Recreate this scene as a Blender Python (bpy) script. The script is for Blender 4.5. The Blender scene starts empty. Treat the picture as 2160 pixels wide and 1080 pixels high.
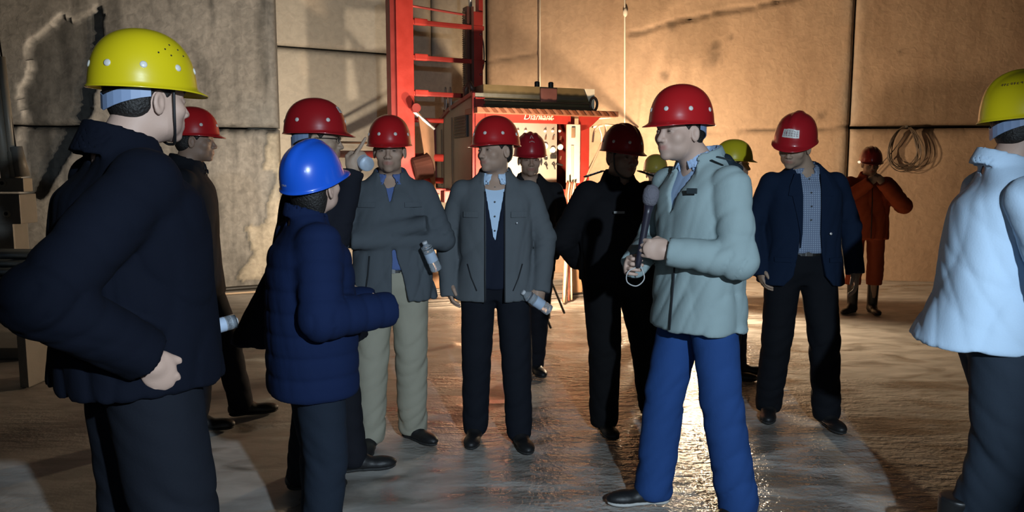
import bpy, bmesh, math, random
import numpy as np
from mathutils import Vector, Matrix, Euler
random.seed(4)
C = bpy.context.scene.collection
sc = bpy.context.scene
R = math.radians
# ------------------------------------------------------------------ camera, world, lights, exposure
CAM_H, FPX, PITCH = 1.485, 1600.0, math.atan(179 / 1600)
cam = bpy.data.cameras.new('camera'); camo = bpy.data.objects.new('camera', cam); C.objects.link(camo)
cam.sensor_width = 36; cam.lens = 36 * FPX / 2160; cam.clip_end = 200; cam.clip_start = 0.05
camo.location = (0, 0, CAM_H); camo.rotation_euler = (math.pi / 2 - PITCH, 0, 0)
sc.camera = camo
w = bpy.data.worlds.new('night'); sc.world = w; w.use_nodes = True
w.node_tree.nodes['Background'].inputs[0].default_value = (0.62, 0.58, 0.55, 1)
w.node_tree.nodes['Background'].inputs[1].default_value = 0.012
sc.view_settings.view_transform = 'Standard'; sc.view_settings.look = 'None'
sc.view_settings.gamma = 1; sc.view_settings.use_curve_mapping = False
sc.view_settings.exposure = 0.0

def light(name, kind, loc, target, energy, color, **kw):
    l = bpy.data.lights.new(name, kind); o = bpy.data.objects.new(name, l); C.objects.link(o)
    l.energy = energy; l.color = color
    for k, v in kw.items(): setattr(l, k, v)
    o.location = loc
    o.rotation_euler = (Vector(target) - Vector(loc)).to_track_quat('-Z', 'Y').to_euler()
    return o
# cool hand lamp beside the photographer, lighting the group from the front
light('cool_lamp', 'SPOT', (0.85, -0.5, 2.05), (-0.15, 4.0, 0.75), 500, (0.70, 0.86, 1.0), spot_size=R(62), spot_blend=0.35, shadow_soft_size=0.035)
light('cool_fill', 'POINT', (0.1, -0.4, 1.75), (0, 4, 1), 15, (0.62, 0.80, 1.0), shadow_soft_size=0.15)
# warm site floodlights at the back (their housings are built further down)
LAMP_A = (0.38, 7.7, 0.80)
LAMP_C = (1.27, 9.05, 1.84); LAMP_C_T = (1.9, 11.0, 2.1)
LAMP_B = (1.86, 8.35, 1.22)
light('warm_flood_machine', 'SPOT', LAMP_A, (0.1, 11.2, 1.9), 420, (1.0, 0.72, 0.47), spot_size=R(172), spot_blend=0.3, shadow_soft_size=0.06)
light('warm_flood_group', 'SPOT', (LAMP_B[0], LAMP_B[1] - 0.06, LAMP_B[2]), (0.5, 3.2, 0.35), 450, (1.0, 0.76, 0.50), spot_size=R(165), spot_blend=0.5, shadow_soft_size=0.13)
light('warm_flood_wall', 'SPOT', LAMP_C, LAMP_C_T, 430, (1.0, 0.72, 0.45), shadow_soft_size=0.05, spot_size=R(176), spot_blend=0.15)

LAMP_D = (0.20, 6.95, 0.78); LAMP_D_T = (-2.6, 10.3, 2.6)
LAMP_E = (-1.25, 7.2, 0.85); FILL_E_T = (-3.9, 9.7, 2.6)
light('added_corner_fill', 'SPOT', LAMP_E, FILL_E_T, 330, (1.0, 0.87, 0.70), shadow_soft_size=0.05, spot_size=R(108), spot_blend=0.8)  # added fill without a known source, brightens the left and middle walls
light('neutral_flood_left', 'SPOT', LAMP_D, LAMP_D_T, 420, (1.0, 0.86, 0.68), shadow_soft_size=0.05, spot_size=R(92), spot_blend=0.6)
# ------------------------------------------------------------------ projection helpers (photo pixel + real distance -> world)
def at(px, py, Y):
    dx = (px - 1080) / FPX; dy = (540 - py) / FPX
    d = Vector((dx, math.cos(PITCH) + dy * math.sin(PITCH), -math.sin(PITCH) + dy * math.cos(PITCH)))
    return Vector((0, 0, CAM_H)) + d * (Y / d.y)
def ground(px, py):
    v = at(px, py, 1.0) - Vector((0, 0, CAM_H)); t = -CAM_H / v.z
    return Vector((v.x * t, v.y * t, 0))

# ------------------------------------------------------------------ materials
MATS = {}
def mat(name, col, rough=0.6, metal=0.0, bump=0.0, scale=60, var=0.0, vscale=6, sheen=0.0, spec=0.5, trans=0.0, coat=0.0, emit=None, estr=0.0, rvar=0.0):
    if name in MATS: return MATS[name]
    m = bpy.data.materials.new(name); m.use_nodes = True; nt = m.node_tree; b = nt.nodes['Principled BSDF']
    b.inputs['Base Color'].default_value = (*col, 1); b.inputs['Roughness'].default_value = rough
    b.inputs['Metallic'].default_value = metal; b.inputs['Specular IOR Level'].default_value = spec
    if sheen: b.inputs['Sheen Weight'].default_value = sheen; b.inputs['Sheen Roughness'].default_value = 0.5
    if trans: b.inputs['Transmission Weight'].default_value = trans
    if coat: b.inputs['Coat Weight'].default_value = coat; b.inputs['Coat Roughness'].default_value = 0.08
    if emit: b.inputs['Emission Color'].default_value = (*emit, 1); b.inputs['Emission Strength'].default_value = estr
    tc = nt.nodes.new('ShaderNodeTexCoord')
    if bump:
        n = nt.nodes.new('ShaderNodeTexNoise'); n.inputs['Scale'].default_value = scale; n.inputs['Detail'].default_value = 4
        bp = nt.nodes.new('ShaderNodeBump'); bp.inputs['Strength'].default_value = bump; bp.inputs['Distance'].default_value = 0.01
        nt.links.new(tc.outputs['Object'], n.inputs['Vector']); nt.links.new(n.outputs['Fac'], bp.inputs['Height'])
        nt.links.new(bp.outputs['Normal'], b.inputs['Normal'])
    if var:
        n2 = nt.nodes.new('ShaderNodeTexNoise'); n2.inputs['Scale'].default_value = vscale; n2.inputs['Detail'].default_value = 6
        mx = nt.nodes.new('ShaderNodeMix'); mx.data_type = 'RGBA'
        mx.inputs[6].default_value = (*[c * (1 - var) for c in col], 1); mx.inputs[7].default_value = (*[min(1, c * (1 + var)) for c in col], 1)
        nt.links.new(tc.outputs['Object'], n2.inputs['Vector']); nt.links.new(n2.outputs['Fac'], mx.inputs[0])
        nt.links.new(mx.outputs[2], b.inputs['Base Color'])
        if rvar:
            mr = nt.nodes.new('ShaderNodeMapRange'); mr.inputs[3].default_value = max(0.05, rough - rvar); mr.inputs[4].default_value = min(1, rough + rvar)
            nt.links.new(n2.outputs['Fac'], mr.inputs[0]); nt.links.new(mr.outputs[0], b.inputs['Roughness'])
    MATS[name] = m
    return m
def fabric(name, col, rough=0.9, sheen=0.0, var=0.12, crease=1.0):
    if name in MATS: return MATS[name]
    m = mat(name, col, rough, var=var, vscale=5, sheen=sheen, spec=0.12); nt = m.node_tree; L = nt.links.new; b = nt.nodes['Principled BSDF']
    tc = nt.nodes.new('ShaderNodeTexCoord'); mp = nt.nodes.new('ShaderNodeMapping'); mp.inputs['Rotation'].default_value = (0.5, 0.25, 0.4); mp.inputs['Scale'].default_value = (1.0, 1.0, 0.42); L(tc.outputs['Object'], mp.inputs['Vector'])
    r = nt.nodes.new('ShaderNodeTexNoise'); r.noise_type = 'RIDGED_MULTIFRACTAL'; r.inputs['Scale'].default_value = 4.2; r.inputs['Detail'].default_value = 2.0; r.inputs['Roughness'].default_value = 0.45; r.inputs['Distortion'].default_value = 0.6; L(mp.outputs[0], r.inputs['Vector'])
    f = nt.nodes.new('ShaderNodeTexNoise'); f.inputs['Scale'].default_value = 160; L(tc.outputs['Object'], f.inputs['Vector'])
    b1 = nt.nodes.new('ShaderNodeBump'); b1.inputs['Strength'].default_value = 0.55 * crease; b1.inputs['Distance'].default_value = 0.022; b1.invert = True; L(r.outputs['Fac'], b1.inputs['Height'])
    b2 = nt.nodes.new('ShaderNodeBump'); b2.inputs['Strength'].default_value = 0.25; b2.inputs['Distance'].default_value = 0.002; L(f.outputs['Fac'], b2.inputs['Height']); L(b1.outputs[0], b2.inputs['Normal']); L(b2.outputs[0], b.inputs['Normal'])
    return m
def paint(name, col, rough=0.45, var=0.25): return mat(name, col, rough, bump=0.08, scale=40, var=var, vscale=7, rvar=0.15)

# ------------------------------------------------------------------ object helpers
def link(name, me, m, parent=None, label=None):
    o = bpy.data.objects.new(name, me); C.objects.link(o)
    if m is not None and not me.materials: me.materials.append(m)
    if parent is not None: o.parent = parent
    if label: o['label'] = label
    return o
def thing(name, label, cat, loc=(0, 0, 0), rz=0, group=None):
    o = bpy.data.objects.new(name, None); C.objects.link(o); o.empty_display_size = 0.1
    o.location = loc; o.rotation_euler = (0, 0, rz); o['label'] = label; o['category'] = cat
    if group: o['group'] = group
    return o
def tag(o, label, cat, group=None):
    o['label'] = label; o['category'] = cat
    if group: o['group'] = group
    return o
class G:
    """collects simple shapes into one mesh"""
    def __init__(s): s.v = []; s.f = []
    def add(s, vs, fs):
        n = len(s.v); s.v += [tuple(v) for v in vs]; s.f += [tuple(i + n for i in f) for f in fs]; return s
    def box(s, c, d, rot=None, bev=0.0):
        bm = bmesh.new(); bmesh.ops.create_cube(bm, size=1)
        for v in bm.verts: v.co = Vector((v.co.x * d[0], v.co.y * d[1], v.co.z * d[2]))
        if bev: bmesh.ops.bevel(bm, geom=list(bm.edges), offset=bev, segments=2, affect='EDGES', profile=0.7)
        M = rot.to_3x3() if rot is not None else Matrix.Identity(3)
        bm.verts.index_update()
        s.add([M @ v.co + Vector(c) for v in bm.verts], [[v.index for v in f.verts] for f in bm.faces]); bm.free(); return s
    def tube(s, pts, r, seg=10, caps=True):
        pts = [Vector(p) for p in pts]; n = len(pts); rr = r if isinstance(r, (list, tuple)) else [r] * n
        t0 = (pts[1] - pts[0]).normalized(); u = t0.orthogonal().normalized(); rings = []
        for i, p in enumerate(pts):
            t = (pts[min(i + 1, n - 1)] - pts[max(i - 1, 0)]).normalized()
            u = (u - t * u.dot(t)); u = u.normalized() if u.length > 1e-6 else t.orthogonal().normalized()
            v = t.cross(u)
            rings.append([p + (u * math.cos(a) + v * math.sin(a)) * rr[i] for a in [2 * math.pi * k / seg for k in range(seg)]])
        vs = [q for ring in rings for q in ring]
        fs = [(i * seg + k, i * seg + (k + 1) % seg, (i + 1) * seg + (k + 1) % seg, (i + 1) * seg + k) for i in range(n - 1) for k in range(seg)]
        if caps: fs += [tuple(range(seg))[::-1], tuple((n - 1) * seg + k for k in range(seg))]
        return s.add(vs, fs)
    def prism(s, poly, M, depth):
        """poly in local xy, extruded along local z by depth, M 4x4"""
        n = len(poly)
        vs = [M @ Vector((p[0], p[1], 0)) for p in poly] + [M @ Vector((p[0], p[1], depth)) for p in poly]
        fs = [tuple(range(n))[::-1], tuple(range(n, 2 * n))] + [(i, (i + 1) % n, n + (i + 1) % n, n + i) for i in range(n)]
        return s.add(vs, fs)
    def lathe(s, prof, seg=24, M=Matrix.Identity(4)):
        vs = [M @ Vector((r * math.cos(2 * math.pi * k / seg), r * math.sin(2 * math.pi * k / seg), z)) for r, z in prof for k in range(seg)]
        fs = [(i * seg + k, i * seg + (k + 1) % seg, (i + 1) * seg + (k + 1) % seg, (i + 1) * seg + k) for i in range(len(prof) - 1) for k in range(seg)]
        fs += [tuple(range(seg))[::-1], tuple((len(prof) - 1) * seg + k for k in range(seg))]
        return s.add(vs, fs)
    def obj(s, name, m, parent=None, smooth=False, label=None, autosmooth=None):
        me = bpy.data.meshes.new(name); me.from_pydata(s.v, [], s.f); me.update()
        bm = bmesh.new(); bm.from_mesh(me); bmesh.ops.recalc_face_normals(bm, faces=bm.faces); bm.to_mesh(me); bm.free()
        if smooth: me.polygons.foreach_set('use_smooth', [True] * len(me.polygons))
        if autosmooth: me.polygons.foreach_set('use_smooth', [True] * len(me.polygons)); me.set_sharp_from_angle(angle=R(autosmooth))
        return link(name, me, m, parent, label)
def curve_pts(ctrl, n=8):
    """Catmull-Rom through control points"""
    P = [Vector(p) for p in ctrl]; P = [P[0] * 2 - P[1]] + P + [P[-1] * 2 - P[-2]]; out = []
    for i in range(1, len(P) - 2):
        for k in range(n):
            t = k / n; a, b, c, d = P[i - 1], P[i], P[i + 1], P[i + 2]
            out.append(0.5 * ((2 * b) + (c - a) * t + (2 * a - 5 * b + 4 * c - d) * t * t + (3 * b - a - 3 * c + d) * t ** 3))
    return out + [P[-2]]

# ------------------------------------------------------------------ implicit surfaces -> mesh (surface nets on sparse blocks)
F = np.float32
def smin(a, b, k):
    h = np.clip(0.5 + 0.5 * (b - a) / k, 0, 1); return b * (1 - h) + a * h - k * h * (1 - h)
def smax(a, b, k): return -smin(-a, -b, k)
def cap(P, a, b, ra, rb=None):
    rb = ra if rb is None else rb
    a = np.asarray(a, F); b = np.asarray(b, F); ba = b - a; pa = P - a
    t = np.clip(pa @ ba / max(float(ba @ ba), 1e-9), 0, 1)
    return np.sqrt(((pa - t[:, None] * ba) ** 2).sum(1)) - (ra + (rb - ra) * t)
def ell(P, c, r):
    r = np.asarray(r, F); q = (P - np.asarray(c, F)) / r; k0 = np.sqrt((q ** 2).sum(1)) + 1e-9; k1 = np.sqrt(((q / r) ** 2).sum(1)) + 1e-9
    return k0 * (k0 - 1) / k1
def loft(P, keys, n=2.3, off=0.0, x0=None, y0=None):
    K = np.array(keys, F); z = P[:, 2]
    zz = np.linspace(K[0, 0], K[-1, 0], 80); A = [np.interp(zz, K[:, 0], K[:, i]) for i in (1, 2, 3, 4)]
    ker = np.array([1, 2, 3, 4, 3, 2, 1]) / 16.0
    A = [np.convolve(np.pad(a, 3, mode='edge'), ker, 'valid') for a in A]
    cx, cy, rx, ry = [np.interp(z, zz, a) for a in A]; rx = rx + off; ry = ry + off
    q = (np.abs((P[:, 0] - cx) / rx) ** n + np.abs((P[:, 1] - cy) / ry) ** n) ** (1 / n)
    d = (q - 1) * np.minimum(rx, ry)
    return smax(d, np.maximum(z - K[-1, 0], K[0, 0] - z), 0.012)
def wr(P, seed, k=(9, 9, 3), amp=0.006, warp=1.6):
    k = np.asarray(k, F); q = P * 1.0 + seed * 0.37
    a = np.sin(q @ np.array([5.1, -3.7, 6.3], F) + seed) * warp + np.sin(q @ np.array([-11.3, 9.1, 4.7], F)) * 0.6
    n = np.sin(q @ k * 2.0 + a + seed * 2.1)
    n2 = np.sin(q @ (k * np.array([1.9, 2.3, 1.6], F)) * 2.0 - a * 1.4 + seed)
    return amp * ((1 - np.abs(n)) ** 2 * 0.7 + (1 - np.abs(n2)) ** 2 * 0.4)
def surf(fn, lo, hi, h, B=8, slack=1.25):
    lo = np.array(lo, float); hi = np.array(hi, float); nb = np.ceil((hi - lo) / (h * B)).astype(int)
    I = np.stack(np.meshgrid(*[np.arange(n) for n in nb], indexing='ij'), -1).reshape(-1, 3)
    Cn = lo + (I + 0.5) * h * B
    d = np.abs(fn(Cn.astype(F))); I = I[d < h * B * 0.87 * slack + 0.012]
    g = np.arange(B + 1); loc = np.stack(np.meshgrid(g, g, g, indexing='ij'), -1).reshape(-1, 3)
    N = nb * B + 1; ids = (I[:, None, :] * B + loc[None]); flat = (ids[..., 0] * N[1] + ids[..., 1]) * N[2] + ids[..., 2]
    D = np.empty(flat.size, F); allp = (lo + ids.reshape(-1, 3) * h).astype(F)
    for s in range(0, len(allp), 400000): D[s:s + 400000] = fn(allp[s:s + 400000])
    D = D.reshape(len(I), B + 1, B + 1, B + 1)
    In = D < 0
    cnt = np.zeros((len(I), B, B, B), int)
    for i in (0, 1):
        for j in (0, 1):
            for k in (0, 1): cnt += In[:, i:B + i, j:B + j, k:B + k]
    act = (cnt > 0) & (cnt < 8)
    bi, ci, cj, ck = np.nonzero(act)
    acc = np.zeros((len(bi), 3)); num = np.zeros(len(bi))
    E = [((0, 0, 0), 0), ((0, 1, 0), 0), ((0, 0, 1), 0), ((0, 1, 1), 0), ((0, 0, 0), 1), ((1, 0, 0), 1), ((0, 0, 1), 1), ((1, 0, 1), 1), ((0, 0, 0), 2), ((1, 0, 0), 2), ((0, 1, 0), 2), ((1, 1, 0), 2)]
    for (o, ax) in E:
        e = [0, 0, 0]; e[ax] = 1
        a = D[bi, ci + o[0], cj + o[1], ck + o[2]]; b = D[bi, ci + o[0] + e[0], cj + o[1] + e[1], ck + o[2] + e[2]]
        m = (a < 0) != (b < 0); t = np.where(m, a / np.where(m, a - b, 1), 0)
        p = np.array(o, float)[None] + np.array(e)[None] * t[:, None]
        acc += p * m[:, None]; num += m
    cell = I[bi] * B + np.stack([ci, cj, ck], 1)
    V = lo + (cell + acc / np.maximum(num, 1)[:, None]) * h
    cid = (cell[:, 0] * N[1] + cell[:, 1]) * N[2] + cell[:, 2]
    order = np.argsort(cid); cs = cid[order]
    stride = [N[1] * N[2], N[2], 1]; faces = []
    for ax in range(3):
        e = [0, 0, 0]; e[ax] = 1
        sl = In[:, :B, :B, :B]; sh = In[:, e[0]:B + e[0], e[1]:B + e[1], e[2]:B + e[2]]
        qb, qi, qj, qk = np.nonzero(sl != sh)
        inside = sl[qb, qi, qj, qk]
        c = I[qb] * B + np.stack([qi, qj, qk], 1); base = (c[:, 0] * N[1] + c[:, 1]) * N[2] + c[:, 2]
        o1, o2 = stride[(ax + 1) % 3], stride[(ax + 2) % 3]
        q = np.stack([base, base - o1, base - o1 - o2, base - o2], 1)
        pos = np.searchsorted(cs, q); pos = np.minimum(pos, len(cs) - 1); ok = (cs[pos] == q).all(1)
        vi = order[pos][ok]; ins = inside[ok]
        vi = np.where(ins[:, None], vi, vi[:, ::-1]); faces.append(vi)
    return V, np.concatenate(faces)
def join(parts):
    n = 0; V = []; Q = []
    for v, q in parts: V.append(v); Q.append(q + n); n += len(v)
    return np.concatenate(V), np.concatenate(Q)
def np_mesh(name, V, Q, attr=None):
    me = bpy.data.meshes.new(name); V = np.asarray(V, np.float32); Q = np.asarray(Q, np.int32)
    me.vertices.add(len(V)); me.vertices.foreach_set('co', V.ravel())
    me.loops.add(Q.size); me.loops.foreach_set('vertex_index', Q.ravel())
    me.polygons.add(len(Q)); me.polygons.foreach_set('loop_start', np.arange(0, Q.size, Q.shape[1], dtype=np.int32))
    me.polygons.foreach_set('use_smooth', np.ones(len(Q), bool))
    if attr is not None:
        a = me.color_attributes.new('tint', 'FLOAT_COLOR', 'POINT'); a.data.foreach_set('color', np.asarray(attr, np.float32).ravel())
    me.update(calc_edges=True); return me

# ------------------------------------------------------------------ floor
def floor_material():
    m = bpy.data.materials.new('wet_slurry_floor'); m.use_nodes = True; nt = m.node_tree; b = nt.nodes['Principled BSDF']; L = nt.links.new
    g = nt.nodes.new('ShaderNodeNewGeometry')
    def noise(scale, detail=5, stretch=None, dist=0.0):
        n = nt.nodes.new('ShaderNodeTexNoise'); n.inputs['Scale'].default_value = scale; n.inputs['Detail'].default_value = detail; n.inputs['Distortion'].default_value = dist
        if stretch:
            mp = nt.nodes.new('ShaderNodeMapping'); mp.inputs['Scale'].default_value = stretch; L(g.outputs['Position'], mp.inputs['Vector']); L(mp.outputs[0], n.inputs['Vector'])
        else: L(g.outputs['Position'], n.inputs['Vector'])
        return n
    def ramp(src, p0, c0, p1, c1):
        r = nt.nodes.new('ShaderNodeValToRGB'); r.color_ramp.elements[0].position = p0; r.color_ramp.elements[1].position = p1
        r.color_ramp.elements[0].color = (*c0, 1); r.color_ramp.elements[1].color = (*c1, 1); L(src, r.inputs[0]); return r
    big = noise(0.55, 4, (1, 1.6, 1)); mid = noise(3.0, 6, (1, 2.4, 1), 0.6)
    col = ramp(mid.outputs['Fac'], 0.3, (0.29, 0.27, 0.245), 0.72, (0.52, 0.495, 0.46))
    # wetness: central lane between machine and group is wettest
    sx = nt.nodes.new('ShaderNodeSeparateXYZ'); L(g.outputs['Position'], sx.inputs[0])
    lane = nt.nodes.new('ShaderNodeMath'); lane.operation = 'SUBTRACT'; L(sx.outputs[0], lane.inputs[0]); lane.inputs[1].default_value = 1.05
    ab = nt.nodes.new('ShaderNodeMath'); ab.operation = 'ABSOLUTE'; L(lane.outputs[0], ab.inputs[0])
    mr = nt.nodes.new('ShaderNodeMapRange'); L(ab.outputs[0], mr.inputs[0]); mr.inputs[1].default_value = 0.5; mr.inputs[2].default_value = 2.2; mr.inputs[3].default_value = 0.22; mr.inputs[4].default_value = -0.10
    ad = nt.nodes.new('ShaderNodeMath'); ad.operation = 'ADD'; L(big.outputs['Fac'], ad.inputs[0]); L(mr.outputs[0], ad.inputs[1])
    wet = ramp(ad.outputs[0], 0.42, (0.62, 0.62, 0.62), 0.80, (0.13, 0.13, 0.13))
    L(wet.outputs[0], b.inputs['Roughness']); b.inputs['Specular IOR Level'].default_value = 0.55
    patch = noise(1.5, 5, (1, 1.9, 1), 1.2)
    pa = nt.nodes.new('ShaderNodeMath'); pa.operation = 'MULTIPLY_ADD'; L(mr.outputs[0], pa.inputs[0]); pa.inputs[1].default_value = 0.45; L(patch.outputs['Fac'], pa.inputs[2])
    pr = ramp(pa.outputs[0], 0.50, (0, 0, 0), 0.66, (1, 1, 1))
    dk = nt.nodes.new('ShaderNodeMix'); dk.data_type = 'RGBA'; dk.blend_type = 'MULTIPLY'; L(pr.outputs[0], dk.inputs[0]); L(col.outputs[0], dk.inputs[6]); dk.inputs[7].default_value = (0.50, 0.47, 0.44, 1); L(dk.outputs[2], b.inputs['Base Color'])
    rm = nt.nodes.new('ShaderNodeMix'); rm.data_type = 'RGBA'; L(pr.outputs[0], rm.inputs[0]); L(wet.outputs[0], rm.inputs[6]); rm.inputs[7].default_value = (0.16, 0.16, 0.16, 1); L(rm.outputs[2], b.inputs['Roughness'])
    fine = noise(38, 3); fin2 = noise(9, 3, (0.7, 2.0, 1)); grit = noise(95, 2)
    m1 = nt.nodes.new('ShaderNodeMath'); m1.operation = 'MULTIPLY_ADD'; L(fine.outputs['Fac'], m1.inputs[0]); m1.inputs[1].default_value = 0.55; L(fin2.outputs['Fac'], m1.inputs[2])
    m2 = nt.nodes.new('ShaderNodeMath'); m2.operation = 'MULTIPLY_ADD'; L(grit.outputs['Fac'], m2.inputs[0]); m2.inputs[1].default_value = 0.16; L(m1.outputs[0], m2.inputs[2])
    bp = nt.nodes.new('ShaderNodeBump'); bp.inputs['Distance'].default_value = 0.022
    mb = nt.nodes.new('ShaderNodeMapRange'); L(ad.outputs[0], mb.inputs[0]); mb.inputs[1].default_value = 0.42; mb.inputs[2].default_value = 0.72; mb.inputs[3].default_value = 0.06; mb.inputs[4].default_value = 0.8; L(mb.outputs[0], bp.inputs['Strength'])
    L(m2.outputs[0], bp.inputs['Height']); L(bp.outputs[0], b.inputs['Normal'])
    return m
def build_floor():
    xs = np.linspace(-9, 9, 181); ys = np.linspace(-3, 13, 161)
    X, Y = np.meshgrid(xs, ys, indexing='ij')
    Z = 0.004 * np.sin(X * 1.7 + np.sin(Y * 1.1)) * np.sin(Y * 1.3 + 0.5 * X) - 0.006
    V = np.stack([X, Y, Z], -1).reshape(-1, 3); nx, ny = X.shape
    i, j = np.meshgrid(np.arange(nx - 1), np.arange(ny - 1), indexing='ij'); a = (i * ny + j).ravel()
    Q = np.stack([a, a + ny, a + ny + 1, a + 1], 1)
    o = link('floor', np_mesh('floor', V, Q), floor_material()); o['kind'] = 'structure'; o['label'] = 'wet grey brown stone floor covered in slurry and thin puddles'
build_floor()

# ------------------------------------------------------------------ walls: sawn marble blocks with real joints
def marble(name, base, dark, stain=0.5, grit=0.35):
    m = bpy.data.materials.new(name); m.use_nodes = True; nt = m.node_tree; b = nt.nodes['Principled BSDF']; L = nt.links.new
    g = nt.nodes.new('ShaderNodeNewGeometry')
    def noise(scale, st, detail=6, dist=0.5):
        n = nt.nodes.new('ShaderNodeTexNoise'); n.inputs['Scale'].default_value = scale; n.inputs['Detail'].default_value = detail; n.inputs['Distortion'].default_value = dist
        mp = nt.nodes.new('ShaderNodeMapping'); mp.inputs['Scale'].default_value = st; L(g.outputs['Position'], mp.inputs['Vector']); L(mp.outputs[0], n.inputs['Vector']); return n
    a = noise(0.9, (1, 1, 0.7)); s = noise(2.2, (2.2, 2.2, 0.35), 6, 0.3); f = noise(14, (1, 1, 1))
    r1 = nt.nodes.new('ShaderNodeValToRGB'); r1.color_ramp.elements[0].position = 0.28; r1.color_ramp.elements[1].position = 0.75
    r1.color_ramp.elements[0].color = (*[0.5 * (x + y) for x, y in zip(base, dark)], 1); r1.color_ramp.elements[1].color = (*base, 1)
    L(a.outputs['Fac'], r1.inputs[0])
    r2 = nt.nodes.new('ShaderNodeValToRGB'); r2.color_ramp.elements[0].position = 0.28; r2.color_ramp.elements[1].position = 0.5
    r2.color_ramp.elements[0].color = (stain, stain, stain, 1); r2.color_ramp.elements[1].color = (0, 0, 0, 1); L(s.outputs['Fac'], r2.inputs[0])
    mx = nt.nodes.new('ShaderNodeMix'); mx.data_type = 'RGBA'; L(r2.outputs[0], mx.inputs[0]); L(r1.outputs[0], mx.inputs[6]); mx.inputs[7].default_value = (*dark, 1)
    at_ = nt.nodes.new('ShaderNodeAttribute'); at_.attribute_name = 'tint'
    mu = nt.nodes.new('ShaderNodeMix'); mu.data_type = 'RGBA'; mu.blend_type = 'MULTIPLY'; mu.inputs[0].default_value = 1
    L(mx.outputs[2], mu.inputs[6]); L(at_.outputs[0], mu.inputs[7])
    mf = nt.nodes.new('ShaderNodeMix'); mf.data_type = 'RGBA'; mf.blend_type = 'MULTIPLY'; mf.inputs[0].default_value = grit
    L(mu.outputs[2], mf.inputs[6]); L(f.outputs['Fac'], mf.inputs[7]); L(mf.outputs[2], b.inputs['Base Color'])
    b.inputs['Roughness'].default_value = 0.75
    bp = nt.nodes.new('ShaderNodeBump'); bp.inputs['Strength'].default_value = 0.25; bp.inputs['Distance'].default_value = 0.03; L(f.outputs['Fac'], bp.inputs['Height']); L(bp.outputs[0], b.inputs['Normal'])
    return m
def vnoise(x, y, seed=0):
    n = np.zeros_like(x)
    for k, (fx, fy, a) in enumerate([(1.3, 0.9, 1), (2.9, 2.1, .5), (6.1, 5.3, .28), (13.7, 11.9, .15), (27, 31, .08)]):
        n += a * np.sin(fx * x + 2.1 * np.sin(fy * y * 0.7 + seed + k) + seed * 1.3) * np.sin(fy * y + 1.7 * np.sin(fx * x * 0.6 + seed * 2 + k))
    return n
def inpoly(x, y, poly):
    c = np.zeros(x.shape, bool); n = len(poly)
    for i in range(n):
        x1, y1 = poly[i]; x2, y2 = poly[(i + 1) % n]
        c ^= ((y1 > y) != (y2 > y)) & (x < (x2 - x1) * (y - y1) / (y2 - y1 + 1e-12) + x1)
    return c
def wall(name, label, p0, p1, blocks, m, relief, res=0.04, fn=None, thick=0.5):
    """p0,p1: foot points; blocks (s0,s1,z0,z1) along the wall; every block is a slab of its own"""
    p0 = Vector(p0); p1 = Vector(p1); u = (p1 - p0).normalized(); n = Vector((u.y, -u.x, 0))
    if n.y > 0: n = -n
    root = bpy.data.objects.new(name, None); C.objects.link(root); root['kind'] = 'structure'; root['label'] = label
    for bi, (s0, s1, z0, z1) in enumerate(blocks):
        ns = max(4, int((s1 - s0) / res)); nz = max(4, int((z1 - z0) / res))
        S, Z = np.meshgrid(np.linspace(s0, s1, ns), np.linspace(z0, z1, nz), indexing='ij')
        e = np.minimum(np.minimum(S - s0, s1 - S), np.minimum(Z - z0 if z0 > 0 else Z * 0 + 9, z1 - Z))
        D = relief * vnoise(S, Z, bi + len(name)) - 0.035 * np.exp(-(np.maximum(e + 0.012 * vnoise(S * 5, Z * 5, bi), 0) / 0.03) ** 2)
        T = np.ones(S.shape + (4,)); T[..., :3] *= (1 - 0.25 * np.exp(-(e / 0.05) ** 2))[..., None]
        if fn: D, T = fn(S, Z, D, T)
        P = np.array(p0)[None, None] + S[..., None] * np.array(u) + D[..., None] * np.array(n); P[..., 2] = Z
        V = P.reshape(-1, 3); col = T.reshape(-1, 4)
        i, j = np.meshgrid(np.arange(ns - 1), np.arange(nz - 1), indexing='ij'); a = (i * nz + j).ravel()
        Q = np.stack([a, a + nz, a + nz + 1, a + 1], 1)
        # returns into the joint
        bor = np.concatenate([np.arange(ns) * nz, (ns - 1) * nz + np.arange(1, nz), (np.arange(ns - 2, -1, -1)) * nz + nz - 1, np.arange(nz - 2, 0, -1)])
        k = len(V); back = V[bor] - np.array(n) * thick; V = np.concatenate([V, back]); col = np.concatenate([col, col[bor] * 0.6])
        m_ = len(bor); ii = np.arange(m_); Q2 = np.stack([bor, k + ii, k + (ii + 1) % m_, bor[(ii + 1) % m_]], 1)
        me = np_mesh('stone_block', V, np.concatenate([Q, Q2]), col)
        me.polygons.foreach_set('use_smooth', np.concatenate([np.ones(len(Q), bool), np.zeros(m_, bool)]))
        link('stone_block', me, m, root)
    g = G(); mid = (p0 + p1) / 2 - n * (thick + 0.02); ang = math.atan2(u.y, u.x)
    g.box((mid.x, mid.y, 3), ((p1 - p0).length + 0.5, 0.06, 6), Matrix.Rotation(ang, 3, 'Z')).obj('backing', mat('dark_rock', (0.05, 0.045, 0.04), 0.95), root)
    return u, n

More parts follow.
